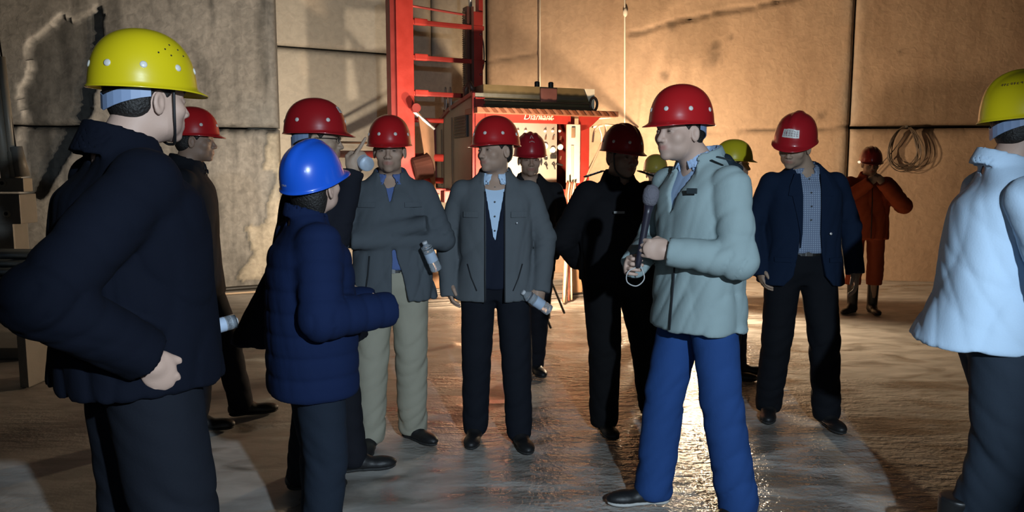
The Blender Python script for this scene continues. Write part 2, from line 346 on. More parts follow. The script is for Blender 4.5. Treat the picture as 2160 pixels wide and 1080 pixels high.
def proj_on(p0, p1, px, py):
    """where the sight line of a photo pixel meets the wall: gives (s, z)"""
    p0 = Vector(p0); p1 = Vector(p1); u = (p1 - p0).normalized(); d = at(px, py, 1.0) - camo.location
    o = camo.location; a = np.array([[d.x, -u.x], [d.y, -u.y]]); t, s = np.linalg.solve(a, [p0.x - o.x, p0.y - o.y])
    return s, o.z + t * d.z
WL0, WL1 = (-8.0, 8.45, 0), (-2.93, 9.62, 0)
WB0, WB1 = (-3.35, 9.75, 0), (-0.37, 11.3, 0)
WR0, WR1 = (-0.37, 11.3, 0), (9.5, 9.55, 0)
def seg_d(S, Z, a, b):
    a = np.array(a); b = np.array(b); ba = b - a; t = np.clip(((S - a[0]) * ba[0] + (Z - a[1]) * ba[1]) / (ba @ ba), 0, 1)
    return np.hypot(S - a[0] - t * ba[0], Z - a[1] - t * ba[1])
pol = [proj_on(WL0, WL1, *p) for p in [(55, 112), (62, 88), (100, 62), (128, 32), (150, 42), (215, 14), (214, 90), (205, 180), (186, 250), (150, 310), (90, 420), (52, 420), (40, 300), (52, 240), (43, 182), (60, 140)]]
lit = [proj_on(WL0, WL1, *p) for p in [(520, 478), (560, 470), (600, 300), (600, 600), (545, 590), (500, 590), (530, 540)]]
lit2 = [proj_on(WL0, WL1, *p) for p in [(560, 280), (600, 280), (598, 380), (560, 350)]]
sH = proj_on(WL0, WL1, 520, 270)
def left_fn(S, Z, D, T):
    jx = S + 0.025 * vnoise(S * 7, Z * 7, 3); jz = Z + 0.025 * vnoise(S * 7, Z * 7, 8)
    i = inpoly(jx, jz, pol)
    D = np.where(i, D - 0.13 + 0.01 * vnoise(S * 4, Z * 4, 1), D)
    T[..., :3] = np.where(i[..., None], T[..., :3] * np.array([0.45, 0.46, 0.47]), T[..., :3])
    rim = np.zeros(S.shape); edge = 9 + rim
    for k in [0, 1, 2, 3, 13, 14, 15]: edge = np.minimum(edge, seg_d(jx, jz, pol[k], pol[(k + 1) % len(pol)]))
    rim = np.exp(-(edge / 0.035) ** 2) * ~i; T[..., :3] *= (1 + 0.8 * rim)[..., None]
    ch = np.exp(-(np.abs(Z - sH[1]) / (0.03 + 0.03 * np.abs(vnoise(S * 6, Z * 3, 5)))) ** 2) * np.clip(0.5 + vnoise(S * 9, Z * 9, 6), 0, 1); D = D - 0.05 * ch; T[..., :3] *= (1 + 0.5 * ch)[..., None]
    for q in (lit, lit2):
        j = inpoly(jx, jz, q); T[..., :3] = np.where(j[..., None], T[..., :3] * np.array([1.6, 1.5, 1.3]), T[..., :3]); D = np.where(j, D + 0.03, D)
    return D, T
Lw = (Vector(WL1) - Vector(WL0)).length
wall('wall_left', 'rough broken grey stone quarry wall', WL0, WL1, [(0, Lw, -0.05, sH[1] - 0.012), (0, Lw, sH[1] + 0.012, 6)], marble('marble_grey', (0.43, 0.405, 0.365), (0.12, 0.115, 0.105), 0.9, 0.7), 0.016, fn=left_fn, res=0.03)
sB = proj_on(WB0, WB1, 720, 106)
Lb = (Vector(WB1) - Vector(WB0)).length
def back_fn(S, Z, D, T):
    return D, T
s8 = proj_on(WB0, WB1, 912, 100)[0]
wall('wall_back', 'sawn cream marble quarry wall behind the ladder mast', WB0, WB1, [(0, Lb, -0.05, sB[1] - 0.01), (0, s8 - 0.006, sB[1] + 0.01, 6), (s8 + 0.006, Lb, sB[1] + 0.01, 6)], marble('marble_cream', (0.56, 0.49, 0.39), (0.40, 0.33, 0.25), 0.35), 0.006)
sv = proj_on(WR0, WR1, 1797, 200)[0]; zR = proj_on(WR0, WR1, 1700, 276)[1]; zR2 = proj_on(WR0, WR1, 1900, 268)[1]; sl = proj_on(WR0, WR1, 1562, 278)[0]
Lr = (Vector(WR1) - Vector(WR0)).length
dg = [proj_on(WR0, WR1, 1328, 72), proj_on(WR0, WR1, 1455, 38), proj_on(WR0, WR1, 1640, 4), proj_on(WR0, WR1, 1800, -40)]
tick = [proj_on(WR0, WR1, 1032, 131), proj_on(WR0, WR1, 1135, 113)]
blots = [(1503, 126, .13), (1510, 95, .06), (1735, 245, .07), (1415, 55, .08), (1400, 160, .07), (1542, 80, .05), (1900, 110, .05)]
blots = [(*proj_on(WR0, WR1, a, b), r) for a, b, r in blots]
def right_fn(S, Z, D, T):
    for k in range(len(dg) - 1):
        g_ = np.exp(-(seg_d(S, Z + 0.012 * np.sin(S * 9), dg[k], dg[k + 1]) / (0.016 + 0.012 * np.abs(np.sin(S * 5)))) ** 2)
        D = D - 0.05 * g_; T[..., :3] *= (1 - 0.6 * g_)[..., None]
    g_ = np.exp(-(seg_d(S, Z, *tick) / 0.018) ** 2); D = D - 0.03 * g_; T[..., :3] *= (1 - 0.45 * g_)[..., None]
    h_ = np.exp(-(seg_d(S, Z, (proj_on(WR0, WR1, 1480, 283)), (sl, zR)) / 0.016) ** 2); D = D - 0.03 * h_; T[..., :3] *= (1 - 0.25 * h_)[..., None]
    k_ = np.exp(-(seg_d(S, Z + 0.006 * np.sin(S * 11), (sl, zR), (sv, zR2)) / 0.018) ** 2); D = D - 0.05 * k_; T[..., :3] *= (1 - 0.7 * k_)[..., None]
    for s_, z_, r_ in blots:
        q = np.exp(-(np.hypot((S - s_) * 1.1, Z - z_) / r_ + 0.35 * vnoise(S * 8, Z * 8, s_)) ** 4); T[..., :3] *= (1 - 0.45 * q)[..., None]
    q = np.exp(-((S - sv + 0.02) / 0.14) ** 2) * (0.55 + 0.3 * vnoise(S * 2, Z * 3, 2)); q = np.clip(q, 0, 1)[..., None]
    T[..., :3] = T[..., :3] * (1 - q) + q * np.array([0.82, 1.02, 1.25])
    return D, T
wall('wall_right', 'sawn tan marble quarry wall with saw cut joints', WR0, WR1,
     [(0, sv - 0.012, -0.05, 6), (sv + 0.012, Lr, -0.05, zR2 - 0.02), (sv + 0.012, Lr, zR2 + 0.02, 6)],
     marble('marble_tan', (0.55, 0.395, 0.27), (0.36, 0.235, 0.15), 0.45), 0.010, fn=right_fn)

# ------------------------------------------------------------------ red stone sawing machine at the back
MA_ = R(22); MO = Vector((-0.40, 8.4, 0)); mu_ = Vector((math.cos(MA_), math.sin(MA_), 0)); mv_ = Vector((-math.sin(MA_), math.cos(MA_), 0))
mach = thing('stone_sawing_machine', 'big red stone cutting machine with ladder mast and lit control panel', 'machine', MO, MA_)
def ray(px, py):
    d = at(px, py, 1.0) - camo.location; o = camo.location - MO
    return (Vector((o.dot(mu_), o.dot(mv_), camo.location.z)), Vector((d.dot(mu_), d.dot(mv_), d.z)))
def ony(px, py, y): o, d = ray(px, py); t = (y - o.y) / d.y; return o + d * t
def onx(px, py, x): o, d = ray(px, py); t = (x - o.x) / d.x; return o + d * t
REDP = paint('machine_red', (0.36, 0.030, 0.020)); RED2 = paint('machine_red_dark', (0.20, 0.022, 0.018)); GREYP = paint('machine_grey', (0.30, 0.27, 0.21)); OLIVE = paint('machine_olive', (0.10, 0.072, 0.032)); STEEL = mat('worn_steel', (0.32, 0.30, 0.28), 0.45, 0.7, bump=0.1, scale=30, var=0.2); BLK = mat('black_plastic', (0.015, 0.014, 0.013), 0.5); LITE = paint('machine_white', (0.72, 0.66, 0.52)); PANEL = mat('panel_metal', (0.42, 0.38, 0.32), 0.4, 0.3, var=0.08)
def plate(name, pts, th, axis, m, parent=mach, bev=0):
    """flat plate through local points, thickness th along +axis"""
    n = len(pts); off = Vector(axis) * th; vs = [Vector(p) for p in pts] + [Vector(p) + off for p in pts]
    return G().add(vs, [tuple(range(n))[::-1], tuple(range(n, 2 * n))] + [(i, (i + 1) % n, n + (i + 1) % n, n + i) for i in range(n)]).obj(name, m, parent)
# side plate (left side of the body, plane x = 0) with its red edge frame
side = [onx(*p, 0) for p in ((1001, 196), (948, 232), (918, 268), (921, 398), (1001, 412))]
plate('side_panel', side, 0.03, (1, 0, 0), GREYP)
g = G()
for a, b in zip(side, side[1:] + side[:1]): g.tube([a + Vector((-0.01, 0, 0)), b + Vector((-0.01, 0, 0))], 0.028, 4)
g.obj('side_frame', RED2, mach)
v1, v2 = onx(988, 242, 0), onx(962, 242, 0); v3 = onx(962, 292, 0)
vent = G().box((-0.012, (v1.y + v2.y) / 2, (v1.z + v3.z) / 2), (0.03, abs(v2.y - v1.y), v1.z - v3.z), bev=0.006).obj('vent_grille', BLK, mach)
for k in range(7):
    z = v3.z + (v1.z - v3.z) * (k + 0.5) / 7; G().box((-0.03, (v1.y + v2.y) / 2, z), (0.012, abs(v2.y - v1.y) * 0.9, 0.008), Matrix.Rotation(R(30), 3, 'Y')).obj('slat', paint('slat_brown', (0.06, 0.045, 0.03)), vent)
for k in range(2): y = onx(955 - 22 * k, 300, 0).y; G().tube([(-0.012, y, side[3].z + 0.05), (-0.012, y, onx(945, 250, 0).z - 0.12 * k)], 0.008, 4).obj('panel_seam', paint('seam_brown', (0.16, 0.11, 0.07)), mach)
zb = side[3].z; zt = side[0].z; D_ = side[1].y * 1.25
xr = ony(1232, 300, 0).x
# body shell behind the panel
plate('back_panel', [(0, D_, zb), (xr, D_, zb), (xr, D_, zt - 0.1), (0, D_, zt - 0.1)], 0.03, (0, 1, 0), RED2)
plate('floor_panel', [(0, 0, zb), (xr, 0, zb), (xr, D_, zb), (0, D_, zb)], -0.06, (0, 0, 1), RED2)
plate('roof_panel', [(0, 0, zt - 0.04), (xr, 0, zt - 0.04), (xr, D_, zt - 0.08), (0, D_, zt - 0.08)], 0.04, (0, 0, 1), GREYP)
plate('right_panel', [(xr, 0.25, zb), (xr, D_, zb), (xr, D_, zt - 0.08), (xr, 0.25, zt - 0.05)], -0.03, (1, 0, 0), RED2)
# control recess
rx0 = ony(1028, 300, 0).x; rx1 = ony(1192, 300, 0).x; rz1 = ony(1100, 258, 0.12).z; rz0 = zb - 0.02
cp = plate('control_panel', [(rx0, 0.22, rz0), (rx1, 0.22, rz0), (rx1, 0.22, rz1 + 0.05), (rx0, 0.22, rz1 + 0.05)], 0.03, (0, 1, 0), PANEL)
plate('recess_side', [(rx0, 0.0, rz0), (rx0, 0.22, rz0), (rx0, 0.22, rz1 + 0.08), (rx0, 0.0, rz1 + 0.08)], -0.03, (1, 0, 0), LITE)
plate('front_post', [(0.0, -0.01, zb - 0.05), (rx0 - 0.03, -0.01, zb - 0.05), (rx0 - 0.03, -0.01, zt - 0.05), (0.0, -0.01, zt - 0.05)], 0.05, (0, 1, 0), REDP)
def gauge(px, py, kind):
    p = ony(px, py, 0.22); Mx = Matrix.Translation((p.x, 0.22, p.z)) @ Matrix.Rotation(math.pi / 2, 4, 'X')
    if kind == 'light': G().lathe([(0.018, 0), (0.018, 0.012), (0.010, 0.030), (0.002, 0.042)], 14, Mx).obj('indicator', mat('pale_lens', (0.85, 0.80, 0.68), 0.25), cp, smooth=True)
    elif kind == 'dial': g = G().lathe([(0.034, 0), (0.034, 0.022), (0.030, 0.026)], 20, Mx); o = g.obj('dial', mat('pale_dial', (0.85, 0.80, 0.70), 0.35), cp)
    elif kind == 'knob': G().lathe([(0.020, 0), (0.020, 0.03), (0.015, 0.036)], 14, Mx).obj('knob', BLK, cp)
    elif kind == 'key': G().box((p.x, 0.205, p.z), (0.012, 0.03, 0.045), Matrix.Rotation(R(12), 3, 'Y'), bev=0.003).obj('switch', mat('brown_switch', (0.16, 0.08, 0.05), 0.4), cp)
    elif kind == 'lever': g = G().tube([(p.x, 0.21, p.z), (p.x, 0.17, p.z - 0.01), (p.x + 0.01, 0.15, p.z - 0.06)], 0.008, 8); g.obj('lever', BLK, cp, smooth=True)
for px in (1149, 1165, 1180): gauge(px, 276, 'light')
for px in (1150, 1166, 1181): gauge(px, 291, 'key')
gauge(1149, 308, 'dial'); gauge(1181, 310, 'dial'); gauge(1165, 316, 'dial'); gauge(1150, 334, 'knob'); gauge(1181, 333, 'key')
p = ony(1165, 331, 0.22); G().box((p.x, 0.19, p.z), (0.06, 0.06, 0.045), bev=0.008).obj('switch_box', BLK, cp)
for px in (1148, 1164): gauge(px, 346, 'lever')
p = ony(1178, 347, 0.22); G().box((p.x, 0.19, p.z), (0.075, 0.04, 0.016), Matrix.Rotation(R(14), 3, 'Y'), bev=0.004).obj('handle', BLK, cp)
for px in (1060, 1076, 1092, 1108): gauge(px, 276, 'light'); gauge(px, 300, 'dial')
# header with the maker's lettering
h0, h1, h2 = ony(1024, 233, -0.02), ony(1204, 247, -0.02), ony(1100, 259, -0.02)
hd = plate('header', [(h0.x, -0.02, h2.z), (h1.x, -0.02, h2.z), (h1.x, -0.02, h1.z + 0.03), (h0.x, -0.02, h1.z + 0.03)], 0.05, (0, 1, 0), REDP)
def text(body, loc, size, m, parent, shear=0.25, name='lettering'):
    cu = bpy.data.curves.new('lettering', 'FONT'); cu.body = body; cu.size = size; cu.shear = shear; cu.extrude = 0.003; cu.resolution_u = 3
    o = bpy.data.objects.new('tmp', cu); C.objects.link(o); dg_ = bpy.context.evaluated_depsgraph_get(); me = bpy.data.meshes.new_from_object(o.evaluated_get(dg_)); bpy.data.objects.remove(o)
    me.transform(Matrix.Translation(loc) @ Matrix.Rotation(math.pi / 2, 4, 'X')); me.materials.clear(); return link(name, me, m, parent)
tp = ony(1104, 249, -0.025); PALE = mat('pale_print', (0.85, 0.62, 0.45), 0.5)
text('Diamant', (tp.x, -0.026, tp.z - 0.015), 0.105, PALE, hd)
g = G(); x = ony(1140, 248, -0.025).x
for k in range(9): g.box((x + k * 0.020, -0.024, tp.z + 0.002), (0.013, 0.006, 0.016 if k % 3 else 0.024))
g.obj('small_lettering', PALE, hd)
# white door strip, red right post, bracket
d0, d1 = ony(1197, 262, -0.03), ony(1222, 386, -0.03)
dr = G().box(((d0.x + d1.x) / 2, -0.02, (d0.z + d1.z) / 2), (d1.x - d0.x, 0.05, d0.z - d1.z), bev=0.01).obj('door_strip', LITE, mach)
p = ony(1209, 280, -0.05); G().box((p.x, -0.052, p.z), (0.045, 0.016, 0.12), bev=0.007).obj('latch', paint('latch_brown', (0.32, 0.20, 0.12)), dr)
p = ony(1202, 376, -0.05); G().box((p.x, -0.052, p.z), (0.014, 0.016, 0.07), bev=0.003).obj('keyhole', BLK, dr)
g = G(); p = ony(1207, 340, -0.05); g.box((p.x, -0.048, p.z), (0.035, 0.010, 0.36), bev=0.003); g.obj('grip', mat('grip_pale', (0.55, 0.47, 0.38), 0.4), dr)
p0, p1 = ony(1234, 262, 0.0), ony(1228, 470, 0.0)
G().box((p0.x - 0.01, 0.03, (p0.z + p1.z) / 2), (0.12, 0.10, p0.z - p1.z), bev=0.01).obj('right_post', REDP, mach)
q = [ony(1222, 243, 0), ony(1270, 243, 0), ony(1244, 268, 0), ony(1222, 278, 0)]
plate('corner_bracket', [(a.x, -0.02, a.z) for a in q], 0.04, (0, 1, 0), REDP)
# canopy with hazard stripes
c0, c1 = ony(1006, 226, -0.10), ony(1304, 241, -0.10); zc = c1.z
can = G().box(((c0.x + c1.x) / 2, 0.10, zc), (c1.x - c0.x, 0.42, 0.065), bev=0.008).obj('canopy', paint('canopy_brown', (0.24, 0.10, 0.055)), mach)
n = 17; wd = (c1.x - c0.x - 0.08) / n
for k in range(n):
    x = c0.x + 0.05 + k * wd
    plate('stripe', [(x, -0.112, zc + 0.026), (x + wd * 0.5, -0.112, zc + 0.026), (x + wd * 1.0, -0.112, zc - 0.026), (x + wd * 0.5, -0.112, zc - 0.026)], -0.004, (0, 1, 0), paint('stripe_dark', (0.14, 0.045, 0.02)), can)
# upper olive housing with a slanted right end
t0, t1, t2 = ony(1010, 180, 0.15), ony(1218, 190, 0.15), ony(1238, 222, 0.15)
plate('top_housing', [(t0.x, 0.0, zc + 0.04), (t2.x, 0.0, zc + 0.04), (t1.x, 0.0, t1.z), (t0.x, 0.0, t1.z)], 0.5, (0, 1, 0), OLIVE)
for dz in (0.06, 0.115): G().tube([(t0.x - 0.005, -0.012, zc + dz), (t2.x - dz * 0.3, -0.012, zc + dz)], 0.012, 6).obj('edge_rail', paint('rail_dark', (0.09, 0.055, 0.03)), mach)
plate('end_frame', [(t1.x + 0.02, 0.0, t1.z), (t2.x + 0.02, 0.0, t1.z), (t2.x + 0.02, 0.0, zc + 0.06), (t2.x - 0.02, 0.0, zc + 0.06)], 0.4, (0, 1, 0), LITE)
for px in (1133, 1162):
    p = ony(px, 180, 0.1); G().lathe([(0.028, 0), (0.030, 0.02), (0.030, 0.075), (0.022, 0.085)], 14, Matrix.Translation((p.x, 0.1, t1.z - 0.015))).obj('filler_cap', BLK, mach)
G().box(((ony(1133, 180, .1).x + ony(1162, 180, .1).x) / 2, -0.02, t1.z - 0.09), (0.20, 0.04, 0.15), bev=0.01).obj('latch_plate', paint('latch_dark', (0.10, 0.04, 0.035)), mach)
def eye(p, s, m, tilt=0):
    g = G().tube([Vector(p) + Vector((math.cos(a) * s * 0.62, 0, math.sin(a) * s)) for a in [2 * math.pi * k / 20 for k in range(21)]], s * 0.22, 8, caps=False)
    return g.obj('lifting_eye', m, mach, smooth=True)
p = ony(1252, 222, 0.0); eye((p.x, 0.0, zc + 0.115), 0.075, paint('eye_dark', (0.06, 0.03, 0.02)))
# shackles left of the top housing
for px in (940, 950):
    p = onx(px, 214, -0.02); G().tube([Vector((p.x, p.y, p.z)) + Vector((0, math.cos(a) * 0.03, math.sin(a) * 0.16 if math.sin(a) > 0 else math.sin(a) * 0.10)) for a in [2 * math.pi * k / 20 for k in range(21)]], 0.014, 8, caps=False).obj('shackle', STEEL, mach, smooth=True)
p = onx(978, 200, 0); G().tube([(0.02, p.y - 0.02, zt - 0.02), (0.02, p.y - 0.02, zt + 0.08), (0.05, p.y - 0.06, zt + 0.14), (0.08, p.y - 0.10, zt + 0.05)], 0.035, 8).obj('roof_hook', paint('hook_dark', (0.10, 0.05, 0.035)), mach, smooth=True)
# mast: two columns, rungs, toothed rack (set at its own real distance, left end nearer)
WA, WB = at(851, 200, 8.78) - MO, at(998, 200, 9.18) - MO
def loc(v): return Vector((v.dot(mu_), v.dot(mv_), v.z))
A_, B_ = loc(WA), loc(WB); A_.z = B_.z = 0; md = (B_ - A_).normalized(); ang = math.atan2(md.y, md.x); RM = Matrix.Rotation(ang, 3, 'Z')
Hm = 3.42; mb = 0.95
G().box(A_ + Vector((0, 0.0, (Hm + mb) / 2)), (0.205, 0.16, Hm - mb), RM, bev=0.012).obj('mast_column', REDP, mach)
G().box(A_ + Vector((0, 0.0, (Hm + mb) / 2)) - md * 0.08 + Vector((-0.05, 0.02, 0.02)), (0.07, 0.15, Hm - mb), RM, bev=0.01).obj('mast_flange', RED2, mach)
zcol0 = 2.2; zr_top = 3.34
G().box(B_ + Vector((0, 0, (zcol0 + zr_top) / 2)) + md * 0.03, (0.14, 0.14, zr_top - zcol0), RM, bev=0.012).obj('mast_column', REDP, mach)
G().box(B_ + md * 0.085 + Vector((0, 0, zr_top + 0.03)), (0.055, 0.10, 0.34), RM, bev=0.008).obj('mast_stop', REDP, mach)
for dx in (-0.045, -0.03 + 0.0): pass
g = G()
for k in range(2): g.box(B_ + md * (-0.035 - 0.05 * k) + Vector((0, 0, 2.86)), (0.03, 0.15 - 0.03 * k, 1.06), RM)
g.obj('chain_guide', paint('guide_dark', (0.10, 0.035, 0.025)), mach)
g = G()
for k in range(44): g.box(B_ + md * (-0.118) + Vector((0, 0, 2.30 + k * 0.024)), (0.022, 0.03, 0.013), RM)
ck = g.obj('toothed_rack', mat('brass_dark', (0.16, 0.10, 0.06), 0.5, 0.5), mach)
for k, z in enumerate((3.155, 2.765, 2.365)):
    G().box((A_ + B_) / 2 + Vector((0, -0.05, z)) + md * 0.05, ((B_ - A_).length + 0.14, 0.05, 0.052), RM, bev=0.012).obj('rung', REDP, mach)
    G().box(A_ + md * 0.20 + Vector((0, -0.055, z + 0.006)), (0.16, 0.06, 0.072), RM, bev=0.014).obj('rung_socket', REDP, mach)
G().tube([A_ + Vector((0.1, 0, 3.34)), B_ + Vector((-0.05, 0, 3.30))], 0.013, 8).obj('tie_rod', REDP, mach)
G().tube([B_ + md * -0.03 + Vector((0, 0, 3.2)), B_ + md * -0.03 + Vector((0, 0, 4.6))], 0.022, 10).obj('piston_rod', STEEL, mach, smooth=True)
G().tube(curve_pts([A_ + Vector((-0.12, -0.02, 3.9)), A_ + Vector((-0.10, -0.05, 3.5)), A_ + Vector((-0.02, -0.05, 3.40)), A_ + Vector((0.06, -0.02, 3.42)), A_ + Vector((0.08, 0, 3.9))], 6), 0.030, 8).obj('hose_guide', STEEL, mach, smooth=True)
for z in (3.08, 2.62): G().lathe([(0.018, 0), (0.018, 0.02), (0.008, 0.024)], 8, Matrix.Translation(B_ + md * 0.075 + Vector((0, -0.075, z))) @ Matrix.Rotation(math.pi / 2, 4, 'X')).obj('bolt', RED2, mach)
G().tube(curve_pts([B_ + md * 0.10 + Vector((0, -0.03, 3.1)), B_ + md * 0.13 + Vector((0, -0.03, 2.95)), B_ + md * 0.13 + Vector((0, -0.03, 2.75)), B_ + md * 0.09 + Vector((0, -0.03, 2.62))], 6), 0.008, 6).obj('cable', BLK, mach, smooth=True)
# link arm, guard, cross tubes, motor between mast and body
pa, pb = at(872, 235, 8.75), at(915, 272, 8.95)
pa, pb = loc(pa - MO), loc(pb - MO)
G().lathe([(0.02, -0.04), (0.05, -0.04), (0.05, 0.04), (0.02, 0.04)], 16, Matrix.Translation(pa + Vector((0.0, -0.1, 0.03))) @ Matrix.Rotation(math.pi / 2, 4, 'X')).obj('pivot', RED2, mach)
plate('guard_plate', [pa + Vector((0.05, 0, -0.0)), pb, pb + Vector((0.02, 0.0, -0.75)), pa + Vector((0.14, 0, -0.62))], 0.03, (0, 1, 0), paint('guard_brown', (0.22, 0.12, 0.07)))
G().tube([pa, pb + Vector((0, -0.01, 0))], 0.022, 6).obj('link_arm', STEEL, mach)
for py, r_ in ((252, 0.028), (330, 0.045), (378, 0.035)):
    a = loc(at(842, py, 8.9) - MO); b = loc(at(935, py + 3, 9.0) - MO); G().tube([a, b], r_, 10).obj('cross_tube', REDP, mach, smooth=True)
mp_ = loc(at(888, 352, 8.85) - MO)
G().lathe([(0.03, -0.12), (0.13, -0.12), (0.15, -0.10), (0.15, 0.10), (0.12, 0.12), (0.03, 0.12)], 22, Matrix.Translation(mp_) @ Matrix.Rotation(math.pi / 2 - 0.25, 4, 'Y')).obj('drive_wheel', mat('rusty_wheel', (0.06, 0.022, 0.016), 0.85, bump=0.2, scale=30, spec=0.1), mach, smooth=False)
G().box(mp_ + Vector((0.02, 0.25, -0.12)), (0.34, 0.3, 0.5), bev=0.03).obj('motor', paint('motor_dark', (0.05, 0.018, 0.014)), mach)
for px in (722, 724):
    pass
a = loc(at(716, 300, 9.6) - MO); b = loc(at(840, 303, 9.0) - MO); G().tube([a, b], 0.014, 8).obj('feed_pipe', paint('pipe_rust', (0.22, 0.10, 0.05)), mach, smooth=True)
a = loc(at(716, 325, 9.6) - MO); b = loc(at(840, 326, 9.0) - MO); G().tube([a, b], 0.045, 8).obj('feed_pipe', RED2, mach, smooth=True)
# undercarriage: lower beam, legs, rails and wheels
G().box((xr / 2 - 0.12, 0.05, zb - 0.05), (xr + 0.5, 0.14, 0.13), bev=0.012).obj('base_beam', REDP, mach)
G().box((xr / 2 - 0.12, D_ - 0.1, zb - 0.05), (xr + 0.5, 0.14, 0.13), bev=0.012).obj('base_beam', REDP, mach)
G().box((-0.12, 0.0, zb - 0.13), (0.30, 0.12, 0.05), bev=0.008).obj('foot_step', LITE, mach)
for x in (-0.18, xr - 0.05):
    for y in (0.1, D_ - 0.15):
        G().box((x, y, zb / 2), (0.13, 0.13, zb - 0.1), bev=0.01).obj('leg', paint('leg_tan', (0.34, 0.20, 0.11)), mach)
        G().lathe([(0.03, -0.06), (0.12, -0.06), (0.14, -0.04), (0.14, 0.03), (0.12, 0.06), (0.03, 0.06)], 18, Matrix.Translation((x, y, 0.211)) @ Matrix.Rotation(math.pi / 2, 4, 'X')).obj('wheel', STEEL, mach)
G().tube([(-0.18, 0.1, 0.35), (xr - 0.05, 0.1, zb - 0.2)], 0.035, 8).obj('brace', paint('leg_tan', (0.34, 0.20, 0.11)), mach)
G().tube([(-0.18, 0.1, zb - 0.22), (-0.18, D_ - 0.15, 0.35)], 0.035, 8).obj('brace', paint('leg_tan', (0.34, 0.20, 0.11)), mach)
for y in (0.1, D_ - 0.15):
    r_ = thing('rail', 'steel rail on the floor under the machine, ' + ('nearer the group' if y < 0.5 else 'nearer the wall'), 'rail', MO + mu_ * 0.5 + mv_ * y, MA_)
    G().box((0, 0, 0.012), (4.4, 0.13, 0.02)).box((0, 0, 0.035), (4.4, 0.025, 0.05)).box((0, 0, 0.058), (4.4, 0.06, 0.018)).obj('rail_profile', STEEL, r_)

# cables and hoses round the machine
def gy(px, Y): p = at(px, 600, Y); return Vector((p.x, Y, 0.015))
def hose(name, label, pts, r, m, cat='cable', group=None):
    o = G().tube(curve_pts(pts, 8), r, 8).obj(name, m, None, smooth=True); return tag(o, label, cat, group)
CBL = mat('pale_cable', (0.50, 0.38, 0.26), 0.5); CBR = mat('red_cable', (0.40, 0.10, 0.06), 0.5); CBD = mat('dark_cable', (0.10, 0.075, 0.055), 0.5)
hose('hose', 'pale hose curving from the canopy corner down to the floor', [at(1250, 300, 9.1), at(1254, 276, 9.1), at(1266, 264, 9.1), at(1276, 268, 9.1), at(1274, 290, 9.0), at(1250, 345, 8.9), at(1225, 400, 8.75), at(1203, 450, 8.6), at(1196, 510, 8.5), gy(1190, 8.4)], 0.012, CBL, 'hose')
hose('cable', 'thin dark cable hanging in a long slant beside the right post', [at(1262, 264, 9.15), at(1268, 300, 9.15), at(1240, 360, 9.0), at(1222, 400, 8.8), at(1200, 450, 8.7)], 0.006, CBD)
hose('water_pipe', 'straight pipe reaching from the machine corner towards the wall', [at(1250, 268, 9.2), at(1275, 264, 9.4), at(1300, 265, 9.8), at(1345, 268, 10.9)], 0.014, CBD, 'pipe')
for k in range(4):
    hose('cable', ['first red cable', 'second pale cable', 'third red cable', 'fourth pale cable'][k] + ' from the left in the bundle under the white door strip', [at(1197 + 5 * k, 384, 8.75), at(1194 + 4 * k, 420, 8.7 + 0.03 * k), at(1200 + (k % 2) * 6 - 2 * k, 450, 8.68), at(1194 + 3 * k, 485, 8.7), gy(1188 + 6 * k, 8.45 + 0.05 * k)], 0.011, CBR if k % 2 == 0 else CBL, 'cable', 'power cables under the machine door')
hose('hose', 'black hose lying along the foot of the grey wall', [ground(430, 618) + Vector((0, -0.05, 0.03)), ground(500, 612) + Vector((0, -0.05, 0.03)), ground(560, 608) + Vector((0, -0.05, 0.03)), ground(610, 606) + Vector((0, -0.05, 0.03))], 0.028, mat('black_hose', (0.02, 0.018, 0.015), 0.5), 'hose')
hose('hose', 'thin pale hose lying along the foot of the grey wall', [ground(430, 624) + Vector((0, -0.05, 0.012)), ground(520, 617) + Vector((0, -0.08, 0.012)), ground(610, 612) + Vector((0, -0.05, 0.012))], 0.012, CBL, 'hose')
# hanging ropes against the right wall
def wall_pt(px, py, off=0.05):
    s_, z_ = proj_on(WR0, WR1, px, py); u = (Vector(WR1) - Vector(WR0)).normalized(); n = Vector((u.y, -u.x, 0)); return Vector(WR0) + u * s_ + n * off + Vector((0, 0, z_))
WHT = mat('white_rope', (0.80, 0.76, 0.66), 0.8)
r1 = G().tube([wall_pt(1140, -60), wall_pt(1140, 85), wall_pt(1140, 330)], 0.008, 6).obj('rope', WHT, None, smooth=True); tag(r1, 'thin white rope hanging straight behind the machine roof', 'rope')
r2 = thing('rope', 'white rope with a knot hanging on the wall right of the machine', 'rope', wall_pt(1318, 330)); b0 = Vector(r2.location)
G().tube([wall_pt(1318, -60) - b0, wall_pt(1318, 28) - b0, (0, 0, 0)], 0.012, 6).obj('cord', WHT, r2, smooth=True)
G().lathe([(0.004, 0), (0.03, 0.03), (0.035, 0.07), (0.02, 0.12), (0.004, 0.13)], 12, Matrix.Translation(wall_pt(1319, 38) - b0)).obj('knot', WHT, r2, smooth=True)
